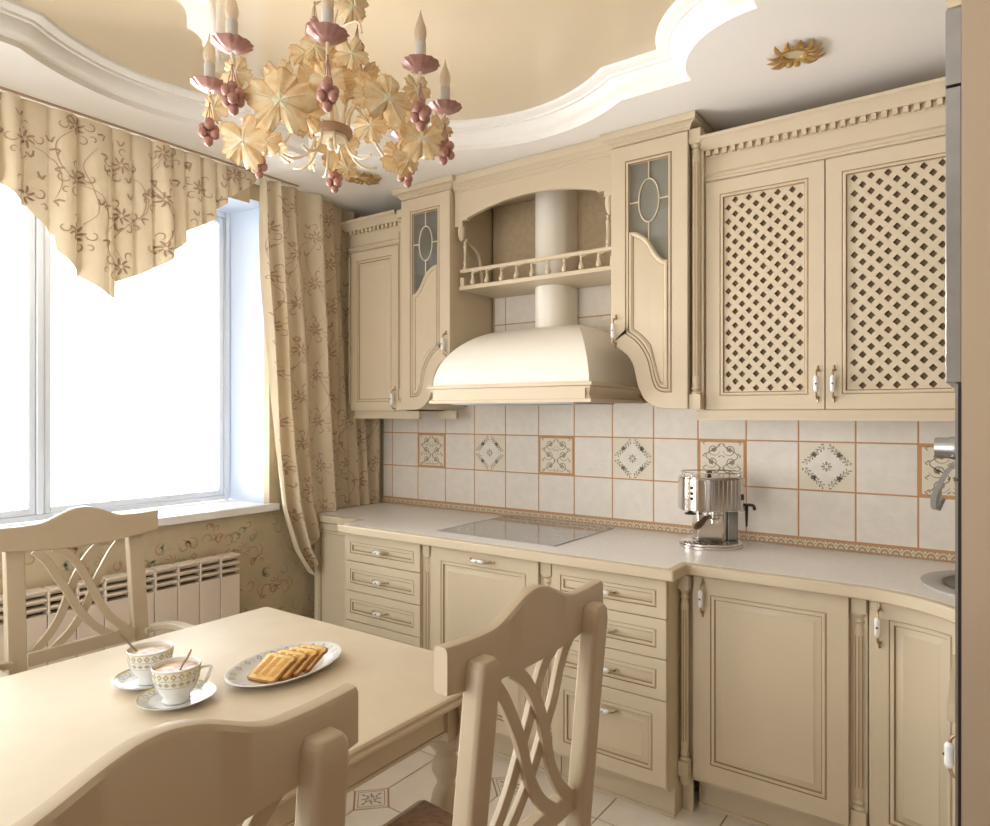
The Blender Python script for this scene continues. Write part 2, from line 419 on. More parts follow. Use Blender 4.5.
# walls ------------------------------------------------------------
wk = MB('', 'paper'); wk.box(-.32, RX+.1, .0004, .12, -.05, 2.75)
struct(wk.build('wall_kitchen', origin=(0, 0, 0)))
WY0, WY1, WZ0, WZ1 = -3.35, -.755, .93, 2.45
ww = MB('', 'paper')
ww.box(-.34, 0, BY, WY0, -.05, 2.75); ww.box(-.34, 0, WY1, 0.0, -.05, 2.75)
ww.box(-.34, 0, WY0, WY1, -.05, WZ0-.005); ww.box(-.34, 0, WY0, WY1, WZ1+.001, 2.75)
# wallpaper damask ornament under the window and beside it
def flower_strokes(k=1.0):
    S = []
    for side in (-1, 1):
        for (r0, r1, a0, a1, cx, cy) in ((.05, .012, -PI/2, PI*1.1, .045, -.02), (.035, .01, PI/2, -PI*1.0, .05, .065), (.06, .02, -PI*.7, PI*.3, .075, .0)):
            pts = []
            for i in range(15):
                t = i/14; a = a0+(a1-a0)*t; r = r0+(r1-r0)*t
                pts.append((side*(cx+r*math.cos(a))*k, (cy+r*math.sin(a))*k))
            S.append(pts)
    return S
rnd = random.Random(3)
mfw = lambda u, v: (.0009, u, v)
for i in range(260):
    cy_, cz_ = rnd.uniform(-2.3, -.05), rnd.uniform(.1, .88)
    m_ = ('ptan', 'pgreen', 'ptan', 'pred')[i % 4]; a0 = rnd.uniform(0, 6.28); r0 = rnd.uniform(.012, .035); sg = rnd.choice((-1, 1))
    pp = [(cy_+(r0*(1-.7*t/12))*math.cos(a0+sg*t*.42), cz_+(r0*(1-.7*t/12))*math.sin(a0+sg*t*.42)) for t in range(13)]
    ww.ribbon(mfw, pp, .0075, m_)
    if i % 2: ww.blob(mfw, (cy_+.01, cz_+.01), .014, .006, a0, m_)
for i in range(6):
    for j in range(5):
        cy_ = -.36-.36*i - (.18 if j % 2 else 0); cz_ = .14+.2*j
        if cz_ > .87: continue
        if cy_ < -2.3: continue
        for q, st in enumerate(flower_strokes(.95)):
            pp = [(cy_+a, min(cz_+b, .915)) for a, b in st if cz_+b < .915]
            if len(pp) > 3: ww.ribbon(mfw, pp, .0055, ('pred', 'pgreen', 'ptan')[(q+i+j) % 3])
        for q in range(9):
            a = q*2*PI/9; r = .022
            if cz_+.05 < .9:
                ww.ribbon(mfw, [(cy_+math.cos(a+t*.5)*r*(.5+t*1.2), cz_+.0+math.sin(a+t*.5)*r*(.5+t*1.2)) for t in (0, .33, .66, 1)], .005, 'pred' if q % 3 else 'pgreen')
struct(ww.build('wall_window', fixn=False))
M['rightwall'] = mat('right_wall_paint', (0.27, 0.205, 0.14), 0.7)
wr = MB('', 'rightwall'); wr.box(RX, RX+.12, BY, .0, -.05, 2.75)
struct(wr.build('wall_right'))
wb = MB('', 'tallpanel'); wb.box(-.3, .05, BY-.12, BY, -.05, 2.75); wb.box(1.95, RX+.1, BY-.12, BY, -.05, 2.75); wb.box(.05, 1.95, BY-.12, BY, 2.35, 2.75)
struct(wb.build('wall_back'))
# window reveal, sill
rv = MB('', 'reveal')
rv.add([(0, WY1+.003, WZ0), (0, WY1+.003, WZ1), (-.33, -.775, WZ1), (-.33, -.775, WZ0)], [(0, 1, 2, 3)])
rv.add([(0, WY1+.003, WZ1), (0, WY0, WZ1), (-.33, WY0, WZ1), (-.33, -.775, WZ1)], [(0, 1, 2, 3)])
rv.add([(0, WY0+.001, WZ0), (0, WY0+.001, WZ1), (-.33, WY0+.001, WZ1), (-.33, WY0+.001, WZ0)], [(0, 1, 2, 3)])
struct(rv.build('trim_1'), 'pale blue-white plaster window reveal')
sl = MB('', 'sill'); sl.box(-.31, 0.0, WY0+.002, WY1-.022, .912, .950); sl.box(0.0, .035, WY0, -.715, .912, .950)
sill = struct(sl.build('trim_2', bevel=.006), 'white window sill board')
# window frames
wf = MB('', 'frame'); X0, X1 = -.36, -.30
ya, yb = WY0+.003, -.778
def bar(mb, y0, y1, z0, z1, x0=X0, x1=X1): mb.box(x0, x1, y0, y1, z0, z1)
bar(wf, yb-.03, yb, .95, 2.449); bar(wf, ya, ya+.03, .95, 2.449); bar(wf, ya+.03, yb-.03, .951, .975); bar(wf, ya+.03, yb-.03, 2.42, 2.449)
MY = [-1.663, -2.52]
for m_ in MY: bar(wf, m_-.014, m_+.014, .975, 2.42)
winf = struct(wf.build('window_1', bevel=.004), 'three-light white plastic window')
edges = [yb-.03, MY[0]+.014, MY[0]-.014, MY[1]+.014, MY[1]-.014, ya+.03]
for k in range(3):
    a, b = edges[2*k+1], edges[2*k]
    s_ = MB('', 'frame'); q = .028
    s_.box(X0+.004, X1-.006, a+.001, a+q, .976, 2.419); s_.box(X0+.004, X1-.006, b-q, b-.001, .976, 2.419)
    s_.box(X0+.004, X1-.006, a+q, b-q, .976, .976+q); s_.box(X0+.004, X1-.006, a+q, b-q, 2.419-q, 2.419)
    sash = s_.build('sash', winf, bevel=.006)
    g = MB('', 'glass'); g.box(-.334, -.330, a+q, b-q, .976+q, 2.419-q); g.build('pane', sash)

# ceiling -----------------------------------------------------------
CX, CY, HX, HY = 1.45, -1.62, .955, 1.01
BR = .295
def opening(d=0.0):
    """closed outline of the ceiling recess, inset d"""
    pts = []
    def arc(cx, cy, r, a0, a1, n):
        return [(cx+r*math.cos(a0+(a1-a0)*i/n), cy+r*math.sin(a0+(a1-a0)*i/n)) for i in range(n+1)]
    # start top side (y = CY+HY) from left bite to right bite, going clockwise
    L, R, T, B = CX-HX+d, CX+HX-d, CY+HY-d, CY-HY+d
    br = BR+d
    Cx = [CX-HX, CX+HX]; Cy = [CY-HY, CY+HY]
    hb, sg = .40, .125; r = (hb*hb+sg*sg)/(2*sg); rr = r-d
    def start(t): return math.sqrt(max(1e-9, br*br-d*d))
    e = start(0)
    # top
    h = math.sqrt(max(0, rr*rr-(r-sg-0)**2 + 0)) if rr > r-sg else .01
    h = math.sqrt(rr*rr-(r-sg-d)**2) if rr > abs(r-sg-d) else .01
    a = math.asin(h/rr)
    cc = CY+HY-(r-sg); top = arc(CX, cc, rr, PI/2+a, PI/2-a, 20)
    pts += [(Cx[0]+e, T)] + top
    pts += [(Cx[1]-e, T)]
    th = math.acos(e/br)
    pts += arc(Cx[1], Cy[1], br, PI+th, 3*PI/2-th, 14)[1:]
    cc = CX+HX-(r-sg); pts += arc(cc, CY, rr, a, -a, 20)
    pts += [(R, Cy[0]+e)]
    pts += arc(Cx[1], Cy[0], br, PI/2+th, PI-th, 14)[1:]
    cc = CY-HY+(r-sg); pts += arc(CX, cc, rr, -PI/2+a, -PI/2-a, 20)
    pts += [(Cx[0]+e, B)]
    pts += arc(Cx[0], Cy[0], br, th, PI/2-th, 14)[1:]
    cc = CX-HX+(r-sg); pts += arc(cc, CY, rr, PI+a, PI-a, 20)
    pts += [(L, Cy[1]-e)]
    pts += arc(Cx[0], Cy[1], br, -PI/2+th, -th, 14)[1:]
    return pts
o0 = opening(0)
cb = bmesh.new()
def loop(pts, z):
    vs = [cb.verts.new((p[0], p[1], z)) for p in pts]
    return [cb.edges.new((vs[i], vs[(i+1) % len(vs)])) for i in range(len(vs))]
ed = loop([(-.0, BY), (RX, BY), (RX, 0), (-.0, 0)], CEIL) + loop(o0, CEIL)
bmesh.ops.triangle_fill(cb, use_beauty=True, use_dissolve=False, edges=ed)
me = bpy.data.meshes.new('ceiling'); cb.to_mesh(me); cb.free(); me.materials.append(M['ceil'])
ce = bpy.data.objects.new('ceiling', me); col.objects.link(ce); struct(ce)
st = MB('', 'stretch'); st.box(-.0, RX, BY, 0, UP, UP+.03)
s_ = st.build('stretch_ceiling', ce); s_['label'] = 'glossy beige stretch ceiling panel'
# moulding round the opening
prof = [(0.0, 0.0), (0.0, .020), (.010, .026), (.022, .030), (.034, .040), (.044, .056), (.046, .066), (.058, .066), (.060, .074), (.076, .076), (.090, .082), (.094, .090), (.11, .0905)]
rings = []
for (d, h) in prof:
    rings.append([(p[0], p[1], CEIL+h) for p in opening(d)])
mo = MB('', 'white'); K = len(rings[0])
for i in range(len(rings)-1):
    assert len(rings[i]) == len(rings[i+1])
    mo.add(rings[i]+rings[i+1], [(k, (k+1) % K, K+(k+1) % K, K+k) for k in range(K)])
struct(mo.build('trim_3'), 'white stepped plaster cornice round the ceiling recess')
# ================================================================ TILED SPLASHBACK
tb = thing('tile_backsplash', (0.051, 0, .88), 'cream tiled splashback with terracotta joints above the worktop', 'backsplash')
TX0, TX1 = .051, RX; ZR = [.9165, 1.1023, 1.2908, 1.4793, 1.6678, 1.8563, 2.0448]
xs = [TX0] + [.126+.2*k for k in range(17)] + [TX1]
G = .0030
def tilebox(mb, xa, xb, za, zb, m='tile'): mb.box(xa+G, xb-G, -.0075, -.002, za+G, zb-G, m)
field = MB('', 'grout'); field.box(TX0, TX1, -.006, 0, .881, 1.45); field.box(.856, 1.688, -.006, 0, 1.45, 2.03)
decor = {}
for k in range(len(xs)-1):
    xa, xb = xs[k], xs[k+1]
    for r in range(len(ZR)-1):
        za, zb = ZR[r], ZR[r+1]
        if r >= 2:
            if xb <= .857 or xa >= 1.687:
                if r > 2: continue
                zb = 1.45
            else:
                if r == 2 and (xa < .856 or xb > 1.688): zb = 1.45
                if r > 2: xa_, xb_ = max(xa, .856), min(xb, 1.688); tilebox(field, xa_, xb_, za, min(zb, 2.03)); continue
        if r == 1 and k in (2, 4, 6, 8, 10, 12, 14): decor[k] = (xa, xb, za, zb); continue
        tilebox(field, xa, xb, za, zb)
field.build('tile_field', tb, fixn=False)
def spiral(cx, cy, r0, r1, a0, a1, n=16):
    return [(cx+(r0+(r1-r0)*i/n)*math.cos(a0+(a1-a0)*i/n), cy+(r0+(r1-r0)*i/n)*math.sin(a0+(a1-a0)*i/n)) for i in range(n+1)]
for k, (xa, xb, za, zb) in decor.items():
    mb = MB('', 'tilecream'); cx, cz = (xa+xb)/2, (za+zb)/2
    mf = lambda u, v, cx=cx, cz=cz: (cx+u, -.0085, cz+v)
    if (k//2) % 2 == 1:      # scroll tile in a terracotta frame
        tilebox(mb, xa, xb, za, zb, 'grout')
        mb.box(xa+.011, xb-.011, -.008, -.002, za+.011, zb-.011, 'tilecream')
        main = []
        for i in range(41):
            t = i/40; z = -.075+.15*t; main.append((.0+.034*math.sin(t*PI*3), z))
        for sx in (-1, 1):
            mb.ribbon(mf, [(sx*(.036+.030*math.cos(t*PI*3/40)), -.078+.156*t/40) for t in range(41)], .0035, 'scroll', False)
            for (c_z, dr, ox) in ((-.052, 1, -.004), (0.0, -1, .004), (.052, 1, -.004)):
                c_x = sx*(.037+ox)
                mb.ribbon(mf, spiral(c_x, c_z, .027, .005, (PI/2+dr*PI/2*1.1)*1.0 if sx > 0 else (PI/2-dr*PI/2*1.1), ((PI/2+dr*PI/2*1.1) if sx > 0 else (PI/2-dr*PI/2*1.1))+sx*dr*PI*2.7, 30), .0034, 'scroll')
                for q in range(5):
                    a = q*2*PI/5; mb.blob(mf, (c_x+.006*math.cos(a), c_z+.006*math.sin(a)), .006, .0035, a, 'scroll2')
            for c_z in (-.078, -.026, .026, .078):
                mb.blob(mf, (sx*.076, c_z), .008, .003, .9*sx, 'scroll2'); mb.blob(mf, (sx*.008, c_z*.96), .008, .003, -.7*sx, 'scroll2')
                mb.blob(mf, (sx*.070, c_z+.008), .006, .0025, -.6*sx, 'scroll')
    else:                    # diamond garland tile
        tilebox(mb, xa, xb, za, zb, 'tilecream')
        R_ = .088
        mb.add([mf(-R_, 0), mf(0, -R_), mf(R_, 0), mf(0, R_)], [(0, 1, 2, 3)], 'tile')
        mf = lambda u, v, cx=cx, cz=cz: (cx+u, -.0092, cz+v)
        cs = [(-R_, 0), (0, -R_), (R_, 0), (0, R_), (-R_, 0)]
        for a, b in zip(cs, cs[1:]):
            P0 = [(a[0]+(b[0]-a[0])*t, a[1]+(b[1]-a[1])*t) for t in [.1+.8*i/14 for i in range(15)]]
            L = math.hypot(b[0]-a[0], b[1]-a[1]); n_ = (-(b[1]-a[1])/L, (b[0]-a[0])/L)
            mb.ribbon(mf, [(p[0]+n_[0]*.003*math.sin(i*1.3), p[1]+n_[1]*.003*math.sin(i*1.3)) for i, p in enumerate(P0)], .0028, 'scroll')
            for i, p in enumerate(P0):
                s_ = 1 if i % 2 else -1
                mb.blob(mf, (p[0]+n_[0]*.007*s_, p[1]+n_[1]*.007*s_), .0055, .0026, math.atan2(b[1]-a[1], b[0]-a[0])+.7*s_, 'scroll2' if i % 3 else 'scroll')
            mid = P0[7]
            for q in range(5): mb.blob(mf, (mid[0]+.006*math.cos(q*1.257), mid[1]+.006*math.sin(q*1.257)), .006, .0035, q*1.257, 'scroll')
        for q in range(4):
            a = q*PI/2
            mb.blob(mf, (.012*math.cos(a), .012*math.sin(a)), .008, .005, a, 'scroll2'); mb.blob(mf, (.014*math.cos(a+PI/4), .014*math.sin(a+PI/4)), .007, .0018, a+PI/4, 'scroll')
    mb.build('decorated_tile', tb, fixn=False)
bd = MB('', 'border'); bd.box(TX0, TX1, -.0085, -.001, .8815, .915)
mf = lambda u, v: (u, -.0095, v)
bd.ribbon(mf, [(TX0, .9125), (TX1, .9125)], .004, 'grout', False)
bd.ribbon(mf, [(TX0, .884), (TX1, .884)], .0035, 'grout', False)
x = TX0+.014
while x < 2.95:
    for r in (.0165, .0105, .0050):
        bd.ribbon(mf, [(x+r*math.cos(PI*i/8), .8865+r*1.2*math.sin(PI*i/8)) for i in range(9)], .0036, 'tilecream' if r != .0105 else 'scroll2', False)
    bd.blob(mf, (x+.018, .9045), .004, .005, 0, 'tilecream', 6)
    x += .036
bd.build('border_strip', tb, fixn=False)

# ================================================================ LOWER CABINETS
def unit(name, x0, x1, yf, label, cat='cabinet', yb=-.012, plinth=True, z1=.839, group=None):
    t = thing(name, ((x0+x1)/2, (yf+yb)/2, 0), label, cat, group)
    mb = MB('', 'cream'); mb.box(x0, x1, yf+.021, yb, .112, z1); mb.build('body', t)
    if plinth:
        mb = MB('', 'cream'); mb.box(x0+.0005, x1-.0005, yf+.075, yb-.02, .0, .112); mb.box(x0+.0005, x1-.0005, yf+.069, yf+.075, .0, .012); mb.build('plinth', t)
    return t
def drawer(t, x0, x1, z0, z1, yf, hz=None, fr=.036):
    mb = MB('', 'cream'); relief_rect(mb, x0, x1, z0, z1, front(yf), panel_prof(fr, (z1-z0) > .2))
    d = mb.build('drawer', t); handle(d, ((x0+x1)/2, yf-.0, (z0+z1)/2 if hz is None else hz), False, .044)
    return d
def door(t, x0, x1, z0, z1, yf, hp=None, vert=True, fr=.06, name='door', mapf=None, n=1):
    mb = MB('', 'cream'); relief_rect(mb, x0, x1, z0, z1, mapf or front(yf), panel_prof(fr), n)
    d = mb.build(name, t)
    if hp: handle(d, (hp[0], yf, hp[1]), vert)
    return d
YD, YS = -.67, -.535
tA = unit('base_cabinet', .075, .447, YS, 'narrow cream base cabinet at the window end of the worktop')
door(tA, .078, .444, .115, .836, YS, fr=.035)
tB = unit('drawer_cabinet', .46, .993, YD, 'cream drawer unit left of the hob, nearer the window')
for (a, b) in ((.711, .835), (.571, .7075), (.431, .5675), (.131, .4275)): drawer(tB, .463, .936, a, b, YD)
pl = MB('', 'cream'); half_column(pl, .963, YD+.016, .131, .838, .016); pl.build('pilaster', tB)
tC = unit('base_cabinet', .996, 1.594, YD, 'cream base cabinet under the hob with one big panelled door and a horizontal handle')
door(tC, .999, 1.538, .131, .835, YD, (1.268, .807), False, fr=.055)
pl = MB('', 'cream'); half_column(pl, 1.566, YD+.016, .131, .838, .02); pl.build('pilaster', tC)
tD = unit('drawer_cabinet', 1.597, 2.048, YD, 'cream drawer unit right of the hob, at the projecting corner of the worktop')
for (a, b) in ((.7045, .835), (.5675, .7015), (.4275, .5645), (.131, .4245)): drawer(tD, 1.600, 2.047, a, b, YD, None if b-a < .2 else b-.075, fr=.036 if b-a < .2 else .05)
pl = MB('', 'cream'); half_column(pl, 2.068, -.565, .14, .838, .016)
pl.box(2.05, 2.088, -.525, -.515, .0, .838); pl.lathe([(.004, .10), (.014, .108), (.018, .125), (.014, .14)], (2.068, -.553, 0), 16)
pl.build('pilaster', tD)
tE = unit('base_cabinet', 2.089, 2.629, -.54, 'cream base cabinet with one large panelled door below the coffee machine')
door(tE, 2.092, 2.580, .131, .838, -.54, (2.128, .765), True, fr=.062)
pl = MB('', 'cream'); half_column(pl, 2.606, -.54+.016, .131, .838, .018); pl.build('pilaster', tE)
# curved corner unit with two bowed doors
tF = thing('corner_cabinet', (2.9, -.5, 0), 'cream corner cabinet with inward-curving panelled doors beside the tall unit', 'cabinet')
FCX, FCY, FR = 2.632, -.905, .365
def arcmap(cx, cy, R, z_, n=24, a0=PI/2, a1=0):
    return [(cx+R*math.cos(a0+(a1-a0)*i/n), cy+R*math.sin(a0+(a1-a0)*i/n)) for i in range(n+1)]
a_ = arcmap(FCX, FCY, FR+.022, 0)
mb = MB('', 'cream'); mb.prism([(FCX, -.012), (FCX, FCY+FR+.022)] + a_[1:] + [(FCX+FR+.022, -1.19), (RX-.01, -1.19), (RX-.01, -.012)], 'z', .112, .839); mb.build('body', tF)
a_ = arcmap(FCX, FCY, FR+.09, 0)
mb = MB('', 'cream'); mb.prism([(FCX, -.03), (FCX, FCY+FR+.09)] + a_[1:] + [(FCX+FR+.09, -1.19), (RX-.03, -1.19), (RX-.03, -.03)], 'z', 0, .112); mb.build('plinth', tF)
for (t0, t1, hs) in ((.012, .486, 1), (.512, .985, -1)):
    def cm(u, v, h, t0=t0): a = PI/2*(1-u/(FR*PI/2)); r = FR-h; return (FCX+r*math.cos(a), FCY+r*math.sin(a), v)
    L = FR*PI/2
    mb = MB('', 'cream'); relief_rect(mb, t0*L, t1*L, .131, .836, cm, panel_prof(.05), 12)
    d = mb.build('door', tF)
    u = (t0*L+.024) if hs > 0 else (t1*L-.02)
    a = PI/2*(1-u/L); fx = (-math.cos(a), -math.sin(a), 0)
    p = (FCX+FR*math.cos(a), FCY+FR*math.sin(a), .765 if hs > 0 else .62)
    handle(d, p, True, facing=fx)
# worktop ----------------------------------------------------------
wt = thing('worktop', (1.6, -.35, .84), 'long pale worktop with a cream edge, stepped forward around the hob', 'worktop')
arc_ = arcmap(2.60, -.895, .325, 0, 20)
outl = [(.055, -.003), (.055, -.552), (.425, -.552), (.44, -.702), (2.083, -.702), (2.083, -.572), (2.55, -.572)] + arc_ + [(2.925, -1.19), (RX-.005, -1.19), (RX-.005, -.003)]
mb = MB('', 'cream'); mb.prism(outl, 'z', .8405, .8795); mb.build('edge', wt, bevel=.006, seg=3)
def inner(d): 
    a_ = arcmap(2.60, -.895, .325+d, 0, 20)
    return [(.055, -.003), (.055, -.552+d), (.44+d*.8, -.552+d), (.44+d*.8, -.702+d), (2.083-d, -.702+d), (2.083-d, -.572+d), (2.55, -.572+d)] + a_ + [(2.925+d, -1.19), (RX-.005, -1.19), (RX-.005, -.003)]
mb = MB('', 'counter'); mb.prism(inner(.024), 'z', .8797, .8806); mb.build('surface', wt)
# hob ----------------------------------------------------------------
hb = thing('ceramic_hob', (1.255, -.32, .8806), 'flat grey glass ceramic hob set into the worktop below the hood', 'hob')
mb = MB('', 'hob'); mb.box(.958, 1.552, -.572, -.066, .8808, .8835); mb.build('glass_plate', hb, bevel=.001)
mb = MB('', 'steel')
for (a, b, c, d) in ((.952, .958, -.578, -.06), (1.552, 1.558, -.578, -.06), (.958, 1.552, -.578, -.572), (.958, 1.552, -.066, -.06)): mb.box(a, b, c, d, .8808, .8842)
mb.build('trim', hb)
for (cx, cy, r) in ((1.09, -.19, .075), (1.42, -.19, .095), (1.09, -.44, .10), (1.42, -.44, .075)):
    mb = MB('', 'hobline')
    for rr in (r, r*.62): mb.ribbon(lambda u, v: (u, v, .8838), spiral(cx, cy, rr, rr, 0, 2*PI, 40), .0018, 'hobline', False)
    mb.ribbon(lambda u, v: (u, v, .8838), [(cx-.01, cy), (cx+.01, cy)], .0018, 'hobline', False)
    mb.build('cooking_zone', hb)
# sink ---------------------------------------------------------------
sk = thing('round_sink', (2.99, -.36, .8806), 'round grey sink in the corner of the worktop, mostly hidden by the tall unit', 'sink')
mb = MB('', 'sinkm'); mb.lathe([(.235, .8808), (.235, .886), (.225, .889), (.185, .8885), (.178, .885)], (2.99, -.36, 0), 48); mb.build('rim', sk)
mb = MB('', 'sinkd'); mb.lathe([(.178, .887), (.17, .884), (.165, .8825), (.03, .8815), (.0001, .8815)], (2.99, -.36, 0), 48); mb.build('bowl', sk)

# ================================================================ UPPER CABINETS
def cornice(mb, x0, x1, y, z0, z1, prof, left=True, right=True, yb=0.0):
    """crown along the front with returns to the wall"""
    path = []
    if left: path.append((x0, yb, 0))
    path += [(x0, y, 0), (x1, y, 0)]
    if right: path.append((x1, yb, 0))
    mb.sweep(path, [(o, z0+(z1-z0)*h) for (o, h) in prof])
CR = [(-.015, 0), (.0, 0), (.005, .05), (.005, .15), (.012, .22), (.012, .32), (.022, .42), (.030, .52), (.034, .54), (.036, .60), (.036, 1.0), (-.015, 1.0)]
CB = 1.2665
def glass_cab(mirror, label):
    sx = (lambda u: 2*CB-u) if mirror else (lambda u: u)
    t = thing('glass_cabinet', (sx(1.85), -.17, 1.42), label, 'wall cabinet', 'glazed wall cabinets beside the hood' if 0 else None)
    curve = bez([(1.689, 1.685), (1.715, 1.668), (1.758, 1.635), (1.785, 1.592), (1.797, 1.545), (1.809, 1.50), (1.832, 1.458), (1.868, 1.430), (1.91, 1.419)], 5)
    O = [(p[0], p[1]) for p in curve] + [(2.008, 1.418), (2.008, 2.47), (1.689, 2.47)]
    mf = lambda u, v, h: (sx(u), -.357-h, v)
    mb = MB('', 'cream')      # door frame
    prof = [(0, -.02, None), (0, -.003, None), (.003, 0, None), (.062, 0, None), (.064, -.003, 'patina'), (.066, -.003, 'patina'), (.070, .002, None), (.076, .001, None), (.079, -.006, 'patina'), (.080, -.014, None)]
    global offset_poly
    raw = offset_poly
    offset_poly = lambda P_, d: [(max(p[0], 1.689+d), p[1]) for p in raw(P_, d)]
    relief_poly(mb, O, mf, prof, fill=False)
    dr = mb.build('door', t)
    I = offset_poly(O, .078); n = len(curve); offset_poly = raw
    low = [p for p in I[:n]]
    # clean self-crossing bottom points
    lowc = [low[0]]
    for p in low[1:]:
        if p[0] > lowc[-1][0]+.0005 and p[0] < 1.93: lowc.append(p)
    xl, xr = I[0][0], 2.008-.078
    topc = [(p[0], p[1]) for p in bez([(xr, 1.995), (xr-.02, 1.998), (xr-.05, 2.03), (xr-.085, 2.085), (xr-.13, 2.118), (xl, 2.123)], 6)][::-1]
    lowc.append((xr, I[n][1]))
    def itp(C, u):
        if u <= C[0][0]: return C[0][1]
        for p, q in zip(C, C[1:]):
            if u <= q[0]: return p[1]+(q[1]-p[1])*(u-p[0])/max(1e-6, q[0]-p[0])
        return C[-1][1]
    def smooth_itp(C, u, w): return sum(itp(C, min(max(u+w*k, xl), xr)) for k in (-1, -.5, 0, .5, 1))/5
    NN = 36
    def pring(d):
        us = [xl+d+(xr-xl-2*d)*i/NN for i in range(NN+1)]
        def sl(C, u): return math.sqrt(1+min(2.5, abs((itp(C, min(u+.006, xr))-itp(C, max(u-.006, xl)))/.012))**2)
        return [(u, smooth_itp(lowc, u, abs(d)*.3)+d*sl(lowc, u)) for u in us]+[(u, smooth_itp(topc, u, abs(d)*.6)-d*sl(topc, u)) for u in reversed(us)]
    mb = MB('', 'cream')
    pf = [(-.0015, -.014, None), (.0, -.003, None), (.004, .003, None), (.010, .004, None), (.018, -.002, None), (.020, -.004, 'patina'), (.024, -.003, None)]
    rings = [[mf(u, v, h) for (u, v) in pring(d)] for (d, h, _) in pf]
    K = len(rings[0])
    for i in range(len(rings)-1): mb.add(rings[i]+rings[i+1], [(k, (k+1) % K, K+(k+1) % K, K+k) for k in range(K)], pf[i+1][2] or 'cream')
    mb.add(rings[-1], [(i, i+1, K-2-i, K-1-i) for i in range(NN)], 'cream')
    us = [1.692+(2.004-1.692)*i/30 for i in range(31)]
    cO = [p for p in curve]+[(2.008, 1.418)]
    mb.add([mf(u, zz, -.0165) for u in us for zz in (itp(cO, u)+.004, 1.985)], [(2*i, 2*i+2, 2*i+3, 2*i+1) for i in range(30)], 'cream')
    mb.build('door_panel', t)
    g = MB('', 'cabglass'); g.box(sx(xl-.004), sx(xr+.004), -.347, -.344, 1.99, 2.396); g.build('glass_pane', t)
    c = MB('', 'ivory'); ox, oz = (xl+xr)/2, 2.238; rx, rz = .042, .085
    f = lambda a, b: (sx(a), -.349, b)
    c.tube([f(ox+rx*math.cos(2*PI*i/28), oz+rz*math.sin(2*PI*i/28)) for i in range(28)], .0028, 6, closed=True)
    for a, b in (((ox, oz+rz), (ox, 2.394)), ((ox, oz-rz), (ox, 2.06)), ((xl, oz), (ox-rx, oz)), ((ox+rx, oz), (xr, oz))): c.tube([f(*a), f(*b)], .0028, 6)
    c.build('leading', t)
    # shell of the carcass
    mb = MB('', 'cream'); O2 = offset_poly(O, .002)
    m2 = lambda p, y: (sx(p[0]), y, p[1])
    K = len(O2); O3 = offset_poly(O, .016)
    for A_, mm in ((O2, 'cream'), (O3, 'backside')):
        vs = [m2(p, -.336) for p in A_]+[m2(p, -.009) for p in A_]
        mb.add(vs, [(k, (k+1) % K, K+(k+1) % K, K+k) for k in range(K)], mm)
    vs = [m2(p, -.336) for p in O2]+[m2(p, -.336) for p in O3]
    mb.add(vs, [(k, (k+1) % K, K+(k+1) % K, K+k) for k in range(K)], 'cream')
    mb.add([m2(p, -.012) for p in O2], [tuple(range(K))], 'backside')
    mb.build('body', t, fixn=False)
    mb = MB('', 'backside'); mb.box(sx(1.71), sx(1.988), -.32, -.02, 2.13, 2.142); mb.build('shelf', t)
    mb = MB('', 'cream'); a, b = sorted((sx(1.689), sx(2.008)))
    mb.box(a+.001, b-.001, -.335, -.01, 2.471, 2.527)
    cornice(mb, a, b, -.345, 2.474, 2.528, CR)
    mb.build('cornice', t)
    handle(dr, (sx(1.7115), -.357, 1.732), True, .058)
    return t
glass_cab(False, 'tall cream glazed-door wall cabinet right of the hood, beside the lattice doors')
glass_cab(True, 'tall cream glazed-door wall cabinet left of the hood, nearer the curtain')
# common dentil frieze
def frieze(mb, x0, x1, y, left, right):
    mb.box(x0, x1, y+.012, -.01, 2.277, 2.40)
    mb.box(x0, x1, y+.008, y+.012, 2.31, 2.366)
    path = ([(x0, -.05, 0)] if left else []) + [(x0, y+.012, 0), (x1, y+.012, 0)] + ([(x1, -.05, 0)] if right else [])
    mb.sweep(path, [(.0, 2.279), (.006, 2.279), (.010, 2.286), (.006, 2.293), (.012, 2.300), (.008, 2.308), (.002, 2.312)])
    mb.sweep(path, [(.0, 2.366), (.006, 2.366), (.006, 2.370), (.004, 2.372), (.004, 2.392), (.022, 2.393), (.026, 2.400), (.040, 2.418), (.048, 2.428), (.052, 2.430), (.052, 2.442), (.0, 2.442)])
    mb.box(x0, x1, y+.02, -.01, 2.395, 2.44)
def dentils(parent, x0, x1, y, pitch):
    n = int((x1-x0)/pitch)
    d = MB('', 'cream')
    for i in range(n):
        x = x0+.008+i*pitch; d.box(x, x+pitch*.52, y-.008, y+.010, 2.373, 2.392)
    d.build('dentil_row', parent)
YU = -.31
tS = thing('wall_cabinet', (.28, -.15, 1.38), 'narrow cream wall cabinet with a solid panelled door tucked beside the curtain', 'wall cabinet')
mb = MB('', 'cream'); mb.box(.105, .521, YU+.021, -.012, 1.414, 2.277); mb.build('body', tS)
door(tS, .108, .462, 1.415, 2.272, YU, (.440, 1.475), fr=.048)
mb = MB('', 'cream'); half_column(mb, .492, YU-.018, 1.418, 2.44, .016, .04); mb.box(.475, .521, YU, -.02, 1.414, 2.44); mb.build('pilaster', tS)
mb = MB('', 'cream'); mb.tube([(.095, YU+.004, 1.45+.012*i) for i in range(68)], [.006+.002*math.sin(i*1.1) for i in range(68)], 8); mb.build('rope_moulding', tS)
mb = MB('', 'cream'); frieze(mb, .095, .474, YU, True, False); mb.build('cornice', tS); dentils(tS, .098, .474, YU, .030)
